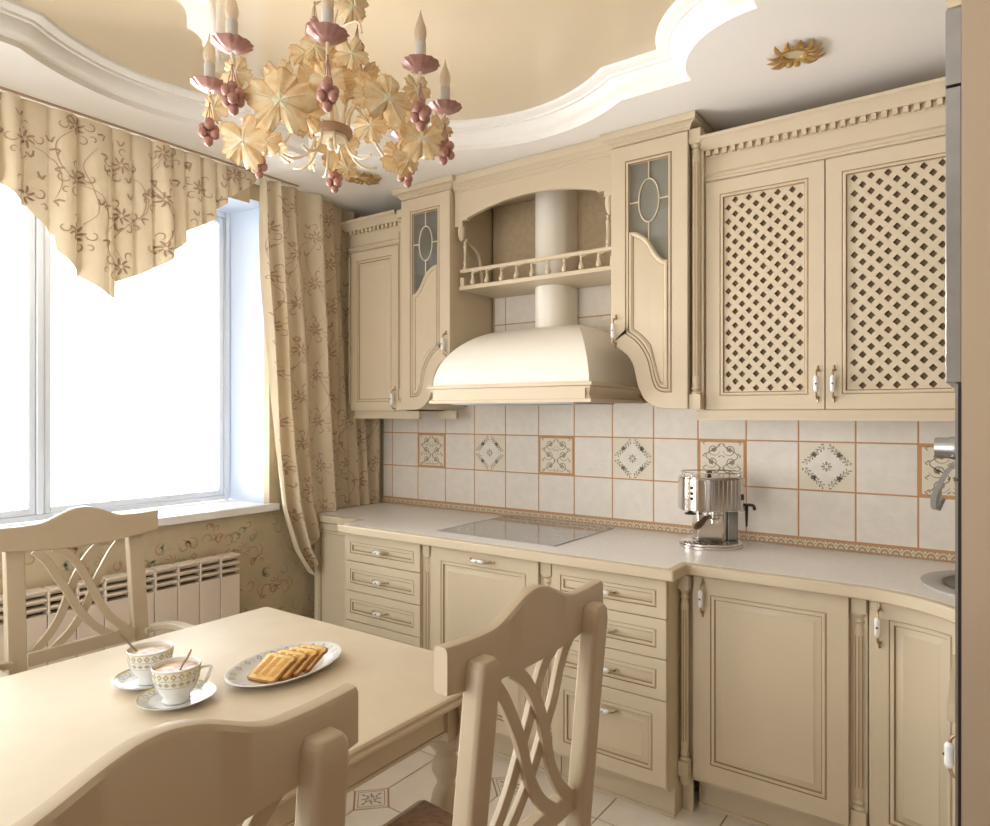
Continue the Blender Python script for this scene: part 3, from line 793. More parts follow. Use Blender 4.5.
mb = MB('', 'cream'); mb.box(.115, .585, YU+.02, YU+.04, 1.374, 1.4135); mb.box(.11, .59, YU+.014, YU+.02, 1.374, 1.384); mb.box(.59, .71, -.14, -.12, 1.374, 1.412); mb.build('light_pelmet', tS)
tL = thing('lattice_cabinet', (2.45, -.15, 1.38), 'wide cream wall cabinet with two lattice doors above the coffee machine', 'wall cabinet')
LX1 = 2.90
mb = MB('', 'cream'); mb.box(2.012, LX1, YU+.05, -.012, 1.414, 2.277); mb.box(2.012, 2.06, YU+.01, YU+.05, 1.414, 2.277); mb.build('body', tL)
mb = MB('', 'inside'); mb.box(2.08, LX1-.02, YU+.0235, YU+.0275, 1.45, 2.25); mb.build('shade_board', tL)  # board added behind the lattice, its dark colour painting the unlit interior
for (xa, xb, hx) in ((2.063, 2.4715, 2.4505), (2.4755, LX1-.002, 2.502)):
    mb = MB('', 'cream'); ia, ib = (2.122, 2.413) if xa < 2.2 else (2.538, LX1-.062)
    prof = [(0, -.02, None), (0, 0, None), (.050, 0, None), (.052, -.003, 'patina'), (.056, 0, None), (.062, 0, None), (.065, -.006, 'patina'), (.066, -.014, None)]
    rings = [[front(YU)(u, v, h) for (u, v) in rect_ring(xa, xb, 1.4155, 2.272, d, 1)] for (d, h, _) in prof]
    for i in range(len(rings)-1): mb.add(rings[i]+rings[i+1], [(k, (k+1) % 4, 4+(k+1) % 4, 4+k) for k in range(4)], prof[i+1][2] or 'cream')
    d = mb.build('door', tL)
    la = MB('', 'cream'); px_, pz_ = .0498, .0518; hx_, hz_ = .0122, .0128
    a0, b0, a1, b1 = xa+.064, 1.4795, xb-.064, 2.208
    ncol = round((a1-a0-.02)/px_); x_s = (a0+a1)/2-ncol*px_/2
    nrow = 14; z_s = (b0+b1)/2-(nrow-.5)*pz_/2+.0
    yl = YU+.009
    def cl(p): return (min(max(p[0], a0), a1), min(max(p[1], b0), b1))
    rows = range(-1, 2*nrow+2)
    for j in range(-2, 2*nrow+3):
        for i in range(-1, ncol+2):
            cx = x_s+px_*i+(px_/2 if j % 2 else 0); cz = z_s+pz_*j/2
            o = [cl(q) for q in ((cx-px_/2, cz), (cx, cz-pz_/2), (cx+px_/2, cz), (cx, cz+pz_/2))]
            hole = a0+.012 < cx < a1-.012 and b0+.012 < cz < b1-.012
            area_ = abs(sum(o[k][0]*o[(k+1) % 4][1]-o[(k+1) % 4][0]*o[k][1] for k in range(4)))
            if area_ < 1e-6: continue
            if not hole:
                la.add([(p[0], yl, p[1]) for p in o], [(0, 1, 2, 3)]); continue
            q = [(cx-hx_, cz), (cx, cz-hz_), (cx+hx_, cz), (cx, cz+hz_)]
            V = [(p[0], yl, p[1]) for p in o]+[(p[0], yl, p[1]) for p in q]+[(p[0], yl+.008, p[1]) for p in q]
            la.add(V, [(k, (k+1) % 4, 4+(k+1) % 4, 4+k) for k in range(4)]+[(4+k, 4+(k+1) % 4, 8+(k+1) % 4, 8+k) for k in range(4)])
    la.build('lattice_panel', tL, fixn=False)
    handle(d, (hx, YU, 1.502), True, .055)
mb = MB('', 'cream'); frieze(mb, 2.055, LX1, YU, True, False); mb.build('cornice', tL); dentils(tL, 2.056, LX1, YU, .0305)
mb = MB('', 'cream'); half_column(mb, 2.031, YU-.03, 1.418, 2.475, .019, .055); mb.box(2.011, 2.056, YU-.012, -.02, 1.414, 2.475); mb.build('pilaster', tL)
mb = MB('', 'cream'); mb.box(2.02, LX1, YU+.012, YU+.03, 1.376, 1.4135); mb.box(2.02, LX1, YU+.004, YU+.012, 1.376, 1.386); mb.build('light_pelmet', tL)

# niche over the hood: arched frieze, shelf with gallery rail
tN = thing('hood_canopy', (CB, -.2, 2.0), 'cream arched canopy between the two glazed cabinets with a small galleried shelf', 'shelf')
mb = MB('', 'cream')
N0, N1 = .8465, 1.6865
h_ = [(N0, 2.46), (N0, 2.296), (.893, 2.296), (.893, 2.322), (.925, 2.322), (.925, 2.330)]
arch = [(CB+(x_-CB), 2.382-.052*((x_-CB)/(CB-.925))**2) for x_ in [.925+(2*(CB-.925))*i/24 for i in range(25)]]
PB = [(N0, 2.296), (.893, 2.296), (.893, 2.322), (.925, 2.322)] + arch + [(2*CB-.925, 2.322), (2*CB-.893, 2.322), (2*CB-.893, 2.296), (N1, 2.296)]
K = len(PB); yF, yB = -.322, -.302
mb.add([(p[0], yF, p[1]) for p in PB]+[(p[0], yF, 2.46) for p in PB], [(k, k+1, K+k+1, K+k) for k in range(K-1) if abs(PB[k][0]-PB[k+1][0]) > 1e-6])
mb.add([(p[0], yB, p[1]) for p in PB]+[(p[0], yB, 2.46) for p in PB], [(k+1, k, K+k, K+k+1) for k in range(K-1) if abs(PB[k][0]-PB[k+1][0]) > 1e-6])
mb.add([(p[0], yF, p[1]) for p in PB]+[(p[0], yB, p[1]) for p in PB], [(k, K+k, K+k+1, k+1) for k in range(K-1)])
mb.build('arched_frieze', tN)
mb = MB('', 'cream'); mb.box(.8465, 1.6865, -.30, -.01, 2.462, 2.528)
mb.sweep([(.8465, -.322, 0), (1.6865, -.322, 0)], [(o, 2.455+(2.528-2.455)*h) for (o, h) in CR]); mb.build('cornice', tN)
mb = MB('', 'leather'); mb.box(.857, 1.688, -.016, -.009, 2.016, 2.46); mb.build('back_lining', tN)
mb = MB('', 'cream'); mb.box(.858, 1.687, -.305, -.01, 1.994, 2.014); mb.build('shelf', tN, bevel=.003)
mb = MB('', 'cream'); mb.box(.862, 1.683, -.303, -.284, 2.077, 2.094); mb.box(.862, .888, -.302, -.28, 2.0145, 2.055); mb.box(1.657, 1.683, -.302, -.28, 2.0145, 2.055); mb.build('gallery_rail', tN, bevel=.003)
bal = [(.007, 2.079), (.0065, 2.068), (.0085, 2.064), (.0045, 2.057), (.007, 2.046), (.0125, 2.034), (.0135, 2.027), (.010, 2.019), (.005, 2.0145)]
for i in range(9):
    b = MB('', 'cream'); b.lathe(bal, (.935+i*.0835, -.293, 0), 14)
    b.tube(bez([(.935+i*.0835, -.293, 2.066), (.945+i*.0835, -.293, 2.074), (.965+i*.0835, -.293, 2.078)], 4), .0035, 6)
    b.build('baluster', tN)
for xx, s_ in ((.876, 1), (1.657, -1)):
    b = MB('', 'cream')
    b.lathe([(.003, 2.225), (.012, 2.235), (.018, 2.255), (.019, 2.28), (.016, 2.296)], (xx, -.305, 0), 16)
    b.lathe([(.010, 2.093), (.012, 2.10), (.007, 2.108), (.010, 2.125), (.006, 2.135), (.008, 2.19), (.011, 2.205), (.005, 2.212), (.009, 2.225)], (xx+s_*.012, -.293, 0), 14)
    b.tube(bez([(xx+s_*.01, -.285, 2.235), (xx+s_*.0, -.22, 2.225), (xx, -.16, 2.17), (xx, -.135, 2.02)], 6), .009, 8)
    b.build('corbel', tN)
# hood ----------------------------------------------------------------
tH = thing('cooker_hood', (CB, -.3, 1.45), 'cream domed cooker hood with a round flue and moulded mantel over the hob', 'cooker hood')
mb = MB('', 'hood'); n1, n2 = 18, 18
hx0, hx1, hy0 = .868, 1.668, -.505; zb_, zt_ = 1.525, 1.80; ix, iy = .262, .36
def rim(t):
    c = math.cos(t*PI/2); s_ = math.sin(t*PI/2)
    return hx0+ix*(1-c)**.9, hx1-ix*(1-c)**.9, hy0+iy*(1-c), zb_+(zt_-zb_)*s_
R_ = [rim(i/n1) for i in range(n1+1)]
vsF = []; 
for (a, b, y_, z_) in R_: vsF += [(a, y_, z_), (b, y_, z_)]
mb.add(vsF, [(2*i, 2*i+1, 2*i+3, 2*i+2) for i in range(n1)], 'hood', True)
for si in (0, 1):
    vs = []
    for (a, b, y_, z_) in R_:
        x_ = (a, b)[si]; vs += [(x_, y_, z_), (x_, -.012, z_)]
    mb.add(vs, [(2*i, 2*i+1, 2*i+3, 2*i+2) for i in range(n1)], 'hood', True)
a, b, y_, z_ = R_[-1]; mb.add([(a, y_, z_), (b, y_, z_), (b, -.012, z_), (a, -.012, z_)], [(0, 1, 2, 3)], 'hood')
hd = mb.build('dome', tH)
mb = MB('', 'hood'); mb.box(CB-.083, CB+.083, -.115, -.0165, 1.80, 1.993); mb2 = MB('', 'hood')
fl_ = lambda: [(CB-.083, -.0165), (CB-.083, -.11)] + [(CB+.083*math.cos(PI+PI*i/20), -.11+.1*math.sin(PI+PI*i/20)*.75) for i in range(1, 20)] + [(CB+.083, -.11), (CB+.083, -.0165)]
for (za, zb2) in ((1.79, 1.9935), (2.0145, 2.461)):
    P_ = fl_(); K = len(P_)
    mb2.add([(p[0], p[1], za) for p in P_]+[(p[0], p[1], zb2) for p in P_], [(k, k+1, K+k+1, K+k) for k in range(K-1)], 'hood', True)
    mb2.add([(p[0], p[1], zb2) for p in P_], [tuple(range(K))], 'hood')
mb2.build('flue', tH)
mb = MB('', 'cream')
mb.box(.880, 1.656, -.515, -.012, 1.448, 1.455); mb.box(.880, 1.656, -.515, -.50, 1.455, 1.52); mb.box(.8615, .88, -.50, -.36, 1.455, 1.52)
mb.sweep([(.872, -.355, 0), (.872, -.50, 0), (1.664, -.50, 0), (1.664, -.02, 0)], [(-.02, 1.445), (.018, 1.445), (.018, 1.458), (.010, 1.462), (.004, 1.475), (.006, 1.492), (.014, 1.502), (.014, 1.508), (.024, 1.512), (.024, 1.526), (.0, 1.527), (-.05, 1.527)])
mb.build('mantel', tH)
mb = MB('', 'steel'); mb.box(.95, 1.58, -.47, -.1, 1.440, 1.4475); mb.build('filter', tH)

# ================================================================ TALL UNIT at the right
YT = -1.5
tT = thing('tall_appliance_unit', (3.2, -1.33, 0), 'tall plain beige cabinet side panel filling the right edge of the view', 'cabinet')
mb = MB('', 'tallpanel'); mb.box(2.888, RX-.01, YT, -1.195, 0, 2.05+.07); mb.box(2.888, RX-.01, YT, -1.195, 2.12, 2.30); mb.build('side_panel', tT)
mb = MB('', 'cream'); mb.box(2.868, 2.888, YT+.004, -1.2, 2.083, 2.30); mb.build('top_door', tT)
fr = thing('built_in_fridge', (2.87, -1.35, 1.45), 'upper brushed steel appliance door seen edge-on at the right', 'appliance')
mb = MB('', 'steel'); mb.box(2.866, 2.8875, YT+.002, -1.2, 1.952, 2.078); mb.build('control_fascia', fr)
mb = MB('', 'steel'); mb.box(2.866, 2.8875, YT+.002, -1.2, 1.452, 1.947)
dd = mb.build('door', fr, bevel=.001)
ov = thing('built_in_oven', (2.88, -1.35, .7), 'slim steel oven edge with a round knob and curved bar handle', 'oven')
mb = MB('', 'steel'); mb.box(2.8795, 2.8875, YT+.002, -1.2, 1.291, 1.449); pn = mb.build('control_panel', ov)
mb = MB('', 'steel'); mb.box(2.8795, 2.8875, YT+.002, -1.2, .70, 1.287); mb.box(2.8835, 2.8878, YT-.0005, YT+.002, .0, 1.449, 'black'); dd = mb.build('door', ov)
mb = MB('', 'steel')
kz = 1.338
mb.lathe([(.0001, -.034), (.017, -.034), (.0185, -.030), (.0185, -.012), (.0205, -.008), (.0205, 0)], (2.8795, YT+.10, kz), 28, axis='x', wob=lambda t: 1+.02*math.cos(14*t))
mb.build('knob', ov)
mb = MB('', 'steel')
hp = bez([(2.879, 0, 1.305), (2.868, 0, 1.303), (2.852, 0, 1.272), (2.846, 0, 1.255), (2.846, 0, 1.236), (2.852, 0, 1.232)], 4)
for yy in (YT+.05,):
    mb.prism([(p.x-.003, p.z) for p in hp]+[(p.x+.0055, p.z-.001) for p in reversed(hp)], 'y', yy-.012, yy+.19)
mb.build('handle', ov)
mb = MB('', 'cream'); mb.box(2.868, 2.887, YT+.01, -1.2, .88, .91); mb.box(2.879, 2.8865, YT+.01, -1.2, .1, .695); mb.build('lower_drawer', tT)
handle(tT, (2.888, -1.22, .71), True, .05, facing=(-1, 0, 0))
#STAGE3
# ================================================================ CURTAIN AND VALANCE
def motif(cx, cz, k=1.0, flip=1, rot=0.0):
    """embroidered flower with tendrils; list of (points, width)"""
    S = []
    def T(p):
        x, y = p[0]*flip*k, p[1]*k
        return (cx+x*math.cos(rot)-y*math.sin(rot), cz+x*math.sin(rot)+y*math.cos(rot))
    for a in (0, .9, 1.8, 2.7, 3.6, 4.5, 5.4):
        S.append(([T((math.cos(a+.3*t)*.006*(1+t*4.0), math.sin(a+.3*t)*.006*(1+t*4.0))) for t in (0, .25, .5, .75, 1)], .0080*k))
    for (ox, oy, r0, a0, a1) in ((.045, .01, .020, -2.6, 1.9), (-.042, -.005, .019, .5, -4.2), (.02, -.045, .018, 1.8, -2.8), (-.018, .045, .016, -1.2, 3.2), (.052, -.035, .013, 2.5, -1.8)):
        S.append(([T(p) for p in spiral(ox, oy, r0, r0*.35, a0, a1, 14)], .0046*k))
    S.append(([T(p) for p in bez([(.0, .02), (.035, .09), (.0, .16), (-.05, .23), (-.03, .31)], 6)], .0026*k))
    S.append(([T(p) for p in bez([(-.01, -.02), (-.06, -.07), (-.055, -.14), (-.02, -.19)], 6)], .003*k))
    for (ox, oy, a) in ((.03, .12, .7), (-.035, .19, 2.4), (-.052, -.10, 2.8), (.01, .245, .4)):
        S.append(([T((ox, oy)), T((ox+.012*math.cos(a), oy+.012*math.sin(a))), T((ox+.026*math.cos(a+.35), oy+.026*math.sin(a+.35)))], .008*k))
        S.append(([T((ox, oy)), T((ox+.010*math.cos(a+1.2), oy+.010*math.sin(a+1.2))), T((ox+.019*math.cos(a+1.5), oy+.019*math.sin(a+1.5)))], .006*k))
    return S
LE = [(2.53, -.905), (2.27, -.899), (2.036, -.888), (1.753, -.866), (1.465, -.849), (1.224, -.826), (.929, -.775), (.721, -.705), (.56, -.60)]
def leftedge(z):
    if z >= LE[0][0]: return LE[0][1]
    for a, b in zip(LE, LE[1:]):
        if z >= b[0]: return b[1]+(a[1]-b[1])*(z-b[0])/(a[0]-b[0])
    return LE[-1][1]
def cur(s, z, off=0.0):
    """curtain surface: s 0..1 across, z height"""
    y0 = leftedge(z); y1 = -.035; y = y0+(y1-y0)*s
    base = .055 + .075*max(0, min(1, (-.34-y)/.18))
    u = s*8.2+.35*math.sin(s*9)+.12*math.sin(z*2.3+s*5)
    amp = (.030+.012*math.sin(s*17))*(.55+.45*min(1, (2.53-z)*1.4)) * (1 if y < -.40 else .65)
    fold = math.sin(2*PI*u); fold = fold*(1.25-.25*fold*fold)
    x = base+amp*fold*.9+.006*math.sin(5*z+20*s)
    y += .010*math.sin(2*PI*u+1.3)
    if z < .95 and y < -.5: x += .03*(.95-z)
    return (max(.012, x)+off, y, z)
def zbot(s):
    y = leftedge(.9)+(-.035-leftedge(.9))*s
    if y > -.565: return .884
    t = (y-(-.775))/(.21)
    return .57 + .30*max(0, t)**1.6 if y > -.775 else .57
cu = thing('curtain', (.1, -.4, .884), 'long beige curtain with brown embroidered flowers, hanging beside the window', 'curtain')
mb = MB('', 'fabric'); NS, NZ = 150, 64
vs = []
for i in range(NS+1):
    s_ = i/NS; zb2 = zbot(s_)
    for j in range(NZ+1):
        vs.append(cur(s_, 2.522+(zb2-2.522)*j/NZ))
mb.add(vs, [(i*(NZ+1)+j, (i+1)*(NZ+1)+j, (i+1)*(NZ+1)+j+1, i*(NZ+1)+j+1) for i in range(NS) for j in range(NZ)], 'fabric', True)
rd = random.Random(5)
W_ = 1.18      # cloth width the pattern runs over
for i in range(7):
    for j in range(9):
        cx, cz = .09+.17*i, .66+.235*j+(.12 if i % 2 else 0)
        for pts, w_ in motif(cx, cz, 1.12, 1 if (i+j) % 2 else -1, rd.uniform(-.3, .3)):
            pp = [(p[0]/W_, p[1]) for p in pts]
            if all(.01 < p[0] < .99 and zbot(min(max(p[0], 0), 1))+.01 < p[1] < 2.51 for p in pp):
                mb.ribbon(lambda u, v: cur(u/W_, v, .0022), pts, w_, 'embro')
mb.build('cloth', cu, fixn=False)
# valance swag
VP = [(-1.961, 2.21), (-1.936, 2.184), (-1.906, 2.153), (-1.869, 2.133), (-1.811, 2.081), (-1.789, 2.051), (-1.783, 1.999), (-1.738, 1.958), (-1.692, 1.911), (-1.587, 1.848), (-1.572, 1.862), (-1.566, 1.919),
      (-1.476, 1.962), (-1.392, 2.014), (-1.334, 2.059), (-1.323, 2.092), (-1.275, 2.137), (-1.271, 2.184), (-1.19, 2.23), (-1.135, 2.27), (-1.131, 2.312), (-1.08, 2.352), (-1.07, 2.382), (-1.017, 2.415), (-.947, 2.478), (-.925, 2.50)]
half = [(-2.15, 2.36), (-2.06, 2.29)]+VP
VF = [(-4.30-p[0], p[1]) for p in reversed(half[1:])]+half
def vz(y):
    if y <= VF[0][0]: return VF[0][1]
    for a, b in zip(VF, VF[1:]):
        if y <= b[0]: return a[1]+(b[1]-a[1])*(y-a[0])/max(1e-6, b[0]-a[0])
    return VF[-1][1]
FY = [-3.4, -3.2, -3.03, -2.98, -2.82, -2.74, -2.6, -2.52, -2.43, -2.33, -2.22, -2.12, -2.03, -1.95, -1.885, -1.795, -1.70, -1.575, -1.50, -1.42, -1.335, -1.275, -1.20, -1.133, -1.075, -1.01, -.92]
def val(y, z, off=0.0):
    d = 2.522-z
    yy = y + .10*d*(.0 if y < -1.6 else .6)*-.4
    k = 0
    for i in range(len(FY)-1):
        if FY[i] <= yy <= FY[i+1]: k = i; break
    t = (yy-FY[k])/(FY[k+1]-FY[k]); t = min(max(t, 0), 1)
    prof_ = math.sin(PI*t)**.7 - .55*(1 if t > .8 else 0)*((t-.8)/.2)
    a = (.032+.010*math.sin(k*2.1))*min(1, .40+d*2.2)*(1.0 if k % 2 else .7)
    return (.150+a*prof_-.012+.012*math.sin(k*1.7)*min(1, d*3)*math.sin(PI*t)+off, y, z)
vl = thing('valance', (.16, -2.1, 2.2), 'pleated embroidered valance with a pointed zigzag hem across the window top', 'valance')
mb = MB('', 'fabric'); NY, NZ = 420, 22; vs = []
for i in range(NY+1):
    y = -3.375+(3.375-.926)*i/NY; zb2 = vz(y)
    for j in range(NZ+1): vs.append(val(y, 2.522+(zb2-2.522)*j/NZ))
mb.add(vs, [(i*(NZ+1)+j, (i+1)*(NZ+1)+j, (i+1)*(NZ+1)+j+1, i*(NZ+1)+j+1) for i in range(NY) for j in range(NZ)], 'fabric', True)
for i in range(15):
    for j in range(4):
        cx, cz = -3.2+.165*i, 1.98+.2*j+(.10 if i % 2 else 0)
        for pts, w_ in motif(cx, cz, 1.12, 1 if (i+j) % 2 else -1, rd.uniform(-.35, .35)):
            if all(-3.36 < p[0] < -.94 and vz(p[0])+.006 < p[1] < 2.516 for p in pts):
                mb.ribbon(lambda u, v: val(u, v, .0022), pts, w_, 'embro')
mb.build('cloth', vl, fixn=False)
ral = MB('', 'embro'); ral.box(.150, .162, -3.4, -.70, 2.5235, 2.5295); ral.box(.05, .056, -1.07, -.905, 2.41, 2.5235, 'fabric')
tag(ral.build('curtain_rail', origin=(.08, -2, 2.526)), 'slim dark curtain rail under the ceiling above the window', 'curtain rail')

# ================================================================ RADIATOR
rt = thing('radiator', (.09, -1.6, .15), 'cream sectional radiator under the window with slatted top grilles', 'radiator')
nsec = 11; pitch = .1005
for i in range(nsec):
    y1 = -.988-i*pitch; y0 = y1-pitch+.0035
    mb = MB('', 'radiator')
    mb.box(.03, .100, y0, y1, .150, .655); mb.box(.03, .062, y0, y1, .655, .742)
    mb.box(.062, .100, y0, y0+.008, .655, .742); mb.box(.062, .100, y1-.008, y1, .655, .742) if 0 else None
    # three curved louvres per section
    for k, zt in enumerate((.748, .714, .684)):
        hgt = (.026, .020, .020)[k]
        pr = [(.040, zt), (.098, zt), (.1035, zt-.004), (.098, zt-hgt*.55), (.080, zt-hgt), (.066, zt-hgt), (.066, zt-.006), (.040, zt-.006)]
        mb.prism(pr, 'y', y0+.0075, y1)
    mb.box(.060, .064, y0+.008, y1, .655, .742, 'radgap')
    mb.build('radiator_section', rt, bevel=.002)
mb = MB('', 'radgap'); mb.box(.028, .092, -.99-nsec*pitch, -.99, .16, .65); mb.build('core', rt)
mb = MB('', 'radiator'); mb.tube([(.06, -1.0, .19), (.06, -.93, .19), (.06, -.92, .17), (.06, -.92, .0)], .011, 12); mb.build('pipe', rt)
mb = MB('', 'radiator'); [mb.box(.001, .03, y_, y_+.02, .6, .63) for y_ in (-1.2, -1.9)]; mb.build('bracket', rt)

# ================================================================ DINING TABLE
TXa, TXb, TYa, TYb, TZ = .945, 1.925, -2.95, -1.45, .75
tt = thing('dining_table', (1.435, -2.2, 0), 'large glossy cream rectangular dining table laid with two cups and toast', 'table')
mb = MB('', 'table')
def rrect(x0, x1, y0, y1, r, n=5):
    P_ = []
    for (cx, cy, a) in ((x1-r, y0+r, -PI/2), (x1-r, y1-r, 0), (x0+r, y1-r, PI/2), (x0+r, y0+r, PI)):
        P_ += [(cx+r*math.cos(a+PI/2*i/n), cy+r*math.sin(a+PI/2*i/n)) for i in range(n+1)]
    return P_
edge = [(.012, .714), (.004, .716), (.0, .722), (.0, .727), (.006, .730), (.004, .736), (.0, .741), (.002, .747), (.009, .75)]
rings = [[(p[0], p[1], z) for p in rrect(TXa+d, TXb-d, TYa+d, TYb-d, .012)] for (d, z) in edge]
K = len(rings[0])
for i in range(len(rings)-1): mb.add(rings[i]+rings[i+1], [(k, (k+1) % K, K+(k+1) % K, K+k) for k in range(K)])
mb.add(rings[-1], [tuple(range(K))]); mb.add(rings[0], [tuple(range(K-1, -1, -1))])
mb.build('tabletop', tt)
mb = MB('', 'table')
ia, ib, ja, jb = TXa+.075, TXb-.075, TYa+.075, TYb-.075
for (x0, x1, y0, y1) in ((ia, ia+.022, ja, jb), (ib-.022, ib, ja, jb), (ia+.022, ib-.022, ja, ja+.022), (ia+.022, ib-.022, jb-.022, jb)):
    mb.box(x0, x1, y0, y1, .625, .7138)
    mb.box(x0-.004, x1+.004, y0-.004, y1+.004, .617, .625)
mb.build('apron', tt, bevel=.002)
for (lx, ly, sx, sy) in ((ia+.03, ja+.03, -1, -1), (ib-.03, ja+.03, 1, -1), (ia+.03, jb-.03, -1, 1), (ib-.03, jb-.03, 1, 1)):
    mb = MB('', 'chair'); mb.box(lx-.042, lx+.042, ly-.042, ly+.042, .60, .713)
    mb.lathe([(.040, .60), (.046, .592), (.044, .575), (.028, .558), (.024, .545), (.034, .530), (.036, .51), (.026, .49), (.022, .475), (.034, .45), (.042, .41), (.043, .37), (.036, .30), (.028, .22), (.024, .16), (.022, .13), (.033, .115), (.033, .10), (.022, .085), (.030, .06), (.036, .035), (.030, .005), (.0001, .0)], (lx, ly, 0), 20)
    for (dx, dy) in ((sx, 0), (0, sy)):      # carved knee bracket
        mb.tube(bez([(lx+dx*.038, ly+dy*.038, .70), (lx+dx*.058, ly+dy*.058, .66), (lx+dx*.055, ly+dy*.055, .61), (lx+dx*.035, ly+dy*.035, .57)], 5), [.016]*15+[.012], 8)
    mb.build('leg', tt)

# ================================================================ CHAIRS
def slab(mb, pts, w_, x_of, th, m='chair'):
    """flat slat lying in the back plane; pts = [(y, z)]"""
    N = len(pts); vs = []
    for i, p in enumerate(pts):
        a = pts[min(i+1, N-1)]; b = pts[max(i-1, 0)]
        dy, dz = a[0]-b[0], a[1]-b[1]; L = math.hypot(dy, dz); ny, nz = -dz/L*w_/2, dy/L*w_/2
        for (s1, x_) in ((1, 0), (-1, 0), (-1, th), (1, th)):
            vs.append((x_of(p[1])+x_, p[0]+ny*s1, p[1]+nz*s1))
    fs = []
    for i in range(N-1):
        for k in range(4): fs.append((i*4+k, i*4+(k+1) % 4, i*4+4+(k+1) % 4, i*4+4+k))
    fs += [(0, 1, 2, 3), (4*N-1, 4*N-2, 4*N-3, 4*N-4)]
    mb.add(vs, fs, m, False)
def back_x(z): return .0+(1.0-z)*.095 if z > .45 else .052-(.45-z)*.06
def make_chair(label, arms=False):
    t = thing('dining_chair', (0, 0, 0), label, 'chair')
    # crest rail: shaped board, standing in front of the posts
    N = 40; top = []; bot = []
    for i in range(N+1):
        u = -.253+.506*i/N; a = abs(u)
        if a < .135: zt = 1.050+.041*(.5+.5*math.cos(PI*min(1, a/.135)))**.8
        else: zt = 1.050-.002*math.sin(PI*(a-.135)/.123)+.003*(a-.135)/.123
        zb2 = .961+.022*(a/.258)**2
        top.append((u, zt)); bot.append((u, zb2))
    mb = MB('', 'chair'); bulge = lambda u: .003*(u/.258)**2
    rows = [(0.0, 0.0, .004), (-.004, .004, .0), (.0, 1.0, .0)]
    def ring_(fr):      # cross-sections: back bottom, back top, front top, front bottom
        vs = []
        for (u, zt), (_, zb2) in zip(top, bot):
            b = bulge(u)
            vs += [(b-.004, u, zb2), (b-.004, u, zt-.007), (b+.0, u, zt-.001), (b+.004, u, zt), (b+.018, u, zt), (b+.022, u, zt-.005), (b+.022, u, zb2+.003), (b+.018, u, zb2)]
        return vs
    vs = ring_(0); fs = []
    for i in range(N):
        for k in range(8): fs.append((i*8+k, i*8+(k+1) % 8, i*8+8+(k+1) % 8, i*8+8+k))
    fs += [tuple(range(8)), tuple(range(8*N+7, 8*N-1, -1))]
    mb.add(vs, fs, 'chair', False); mb.build('crest_rail', t)
    for sgn in (-1, 1):
        mb = MB('', 'chair'); pts = []
        zs = [0, .12, .25, .36, .45, .55, .65, .78, .90, .99, 1.012, 1.022]
        vs = []
        for z in zs:
            k = 1 if z < 1.0 else (.92 if z < 1.02 else .7)
            hw = (.0265-.004*max(0, (.45-z))/.45)*k; xx = back_x(z)-.006
            d = .030*k; yc = sgn*(.186+.006*max(0, 1-abs(z-.45)/.5))
            vs += [(xx-d, yc-hw*.8, z), (xx-d, yc+hw*.8, z), (xx-d*.75, yc+hw, z), (xx+.006, yc+hw, z), (xx+.006, yc-hw, z), (xx-d*.75, yc-hw, z)]
        n = len(zs); fs = [(i*6+k, i*6+(k+1) % 6, i*6+6+(k+1) % 6, i*6+6+k) for i in range(n-1) for k in range(6)]
        fs += [tuple(range(5, -1, -1)), tuple(range(6*n-6, 6*n))]
        mb.add(vs, fs, 'chair', False); mb.build('back_post', t, bevel=.003)
    mb = MB('', 'chair')
    xx = back_x(.63)
    mb.box(xx-.018, xx+.006, -.166, .166, .612, .655); mb.build('lower_rail', t, bevel=.002)
    SA = bez([(-.137, .968), (-.102, .927), (-.068, .866), (-.043, .820), (-.008, .748), (.040, .685), (.098, .640)], 5)
    SB = bez([(-.082, .968), (-.036, .936), (.004, .878), (.035, .811), (.065, .742), (.102, .690), (.150, .645)], 5)
    for S_ in (SA, SB):
        for sgn in (1, -1):
            mb = MB('', 'chair'); slab(mb, [(sgn*p[0], p[1]) for p in S_], .0255, lambda z: back_x(z)-.012+(.004 if sgn > 0 else -.004)+.012*max(0, min(1, (z-.86)/.09)), .011); mb.build('slat', t, bevel=.0015)
    # seat frame, cushion, front legs
    mb = MB('', 'chair')
    sp_ = [(.035, -.195), (.455, -.215), (.468, -.205), (.468, .205), (.455, .215), (.035, .195)]
    mb.prism(sp_, 'z', .405, .465); mb.build('seat_frame', t, bevel=.004)
    mb = MB('', 'cushion'); cv = []; nn = 10
    for i in range(nn+1):
        for j in range(nn+1):
            a, b = i/nn, j/nn; hw = .185+.025*a; e = min(1, 6*min(a, 1-a, b, 1-b))
            cv.append((.05+.405*a, -hw+2*hw*b, .4655+.024*math.sqrt(e)))
    mb.add(cv, [(i*(nn+1)+j, i*(nn+1)+j+1, (i+1)*(nn+1)+j+1, (i+1)*(nn+1)+j) for i in range(nn) for j in range(nn)], 'cushion', True)
    mb.build('cushion', t)
    for sgn in (-1, 1):
        mb = MB('', 'chair'); mb.lathe([(.0001, 0), (.014, 0), (.016, .02), (.02, .2), (.024, .33), (.019, .345), (.026, .36), (.026, .4045)], (.435, sgn*.185, 0), 16); mb.build('front_leg', t)
    for sgn in (-1, 1):
        mb = MB('', 'chair'); mb.box(.05, .42, sgn*.19-.008, sgn*.19+.008, .17, .195); mb.build('stretcher', t)
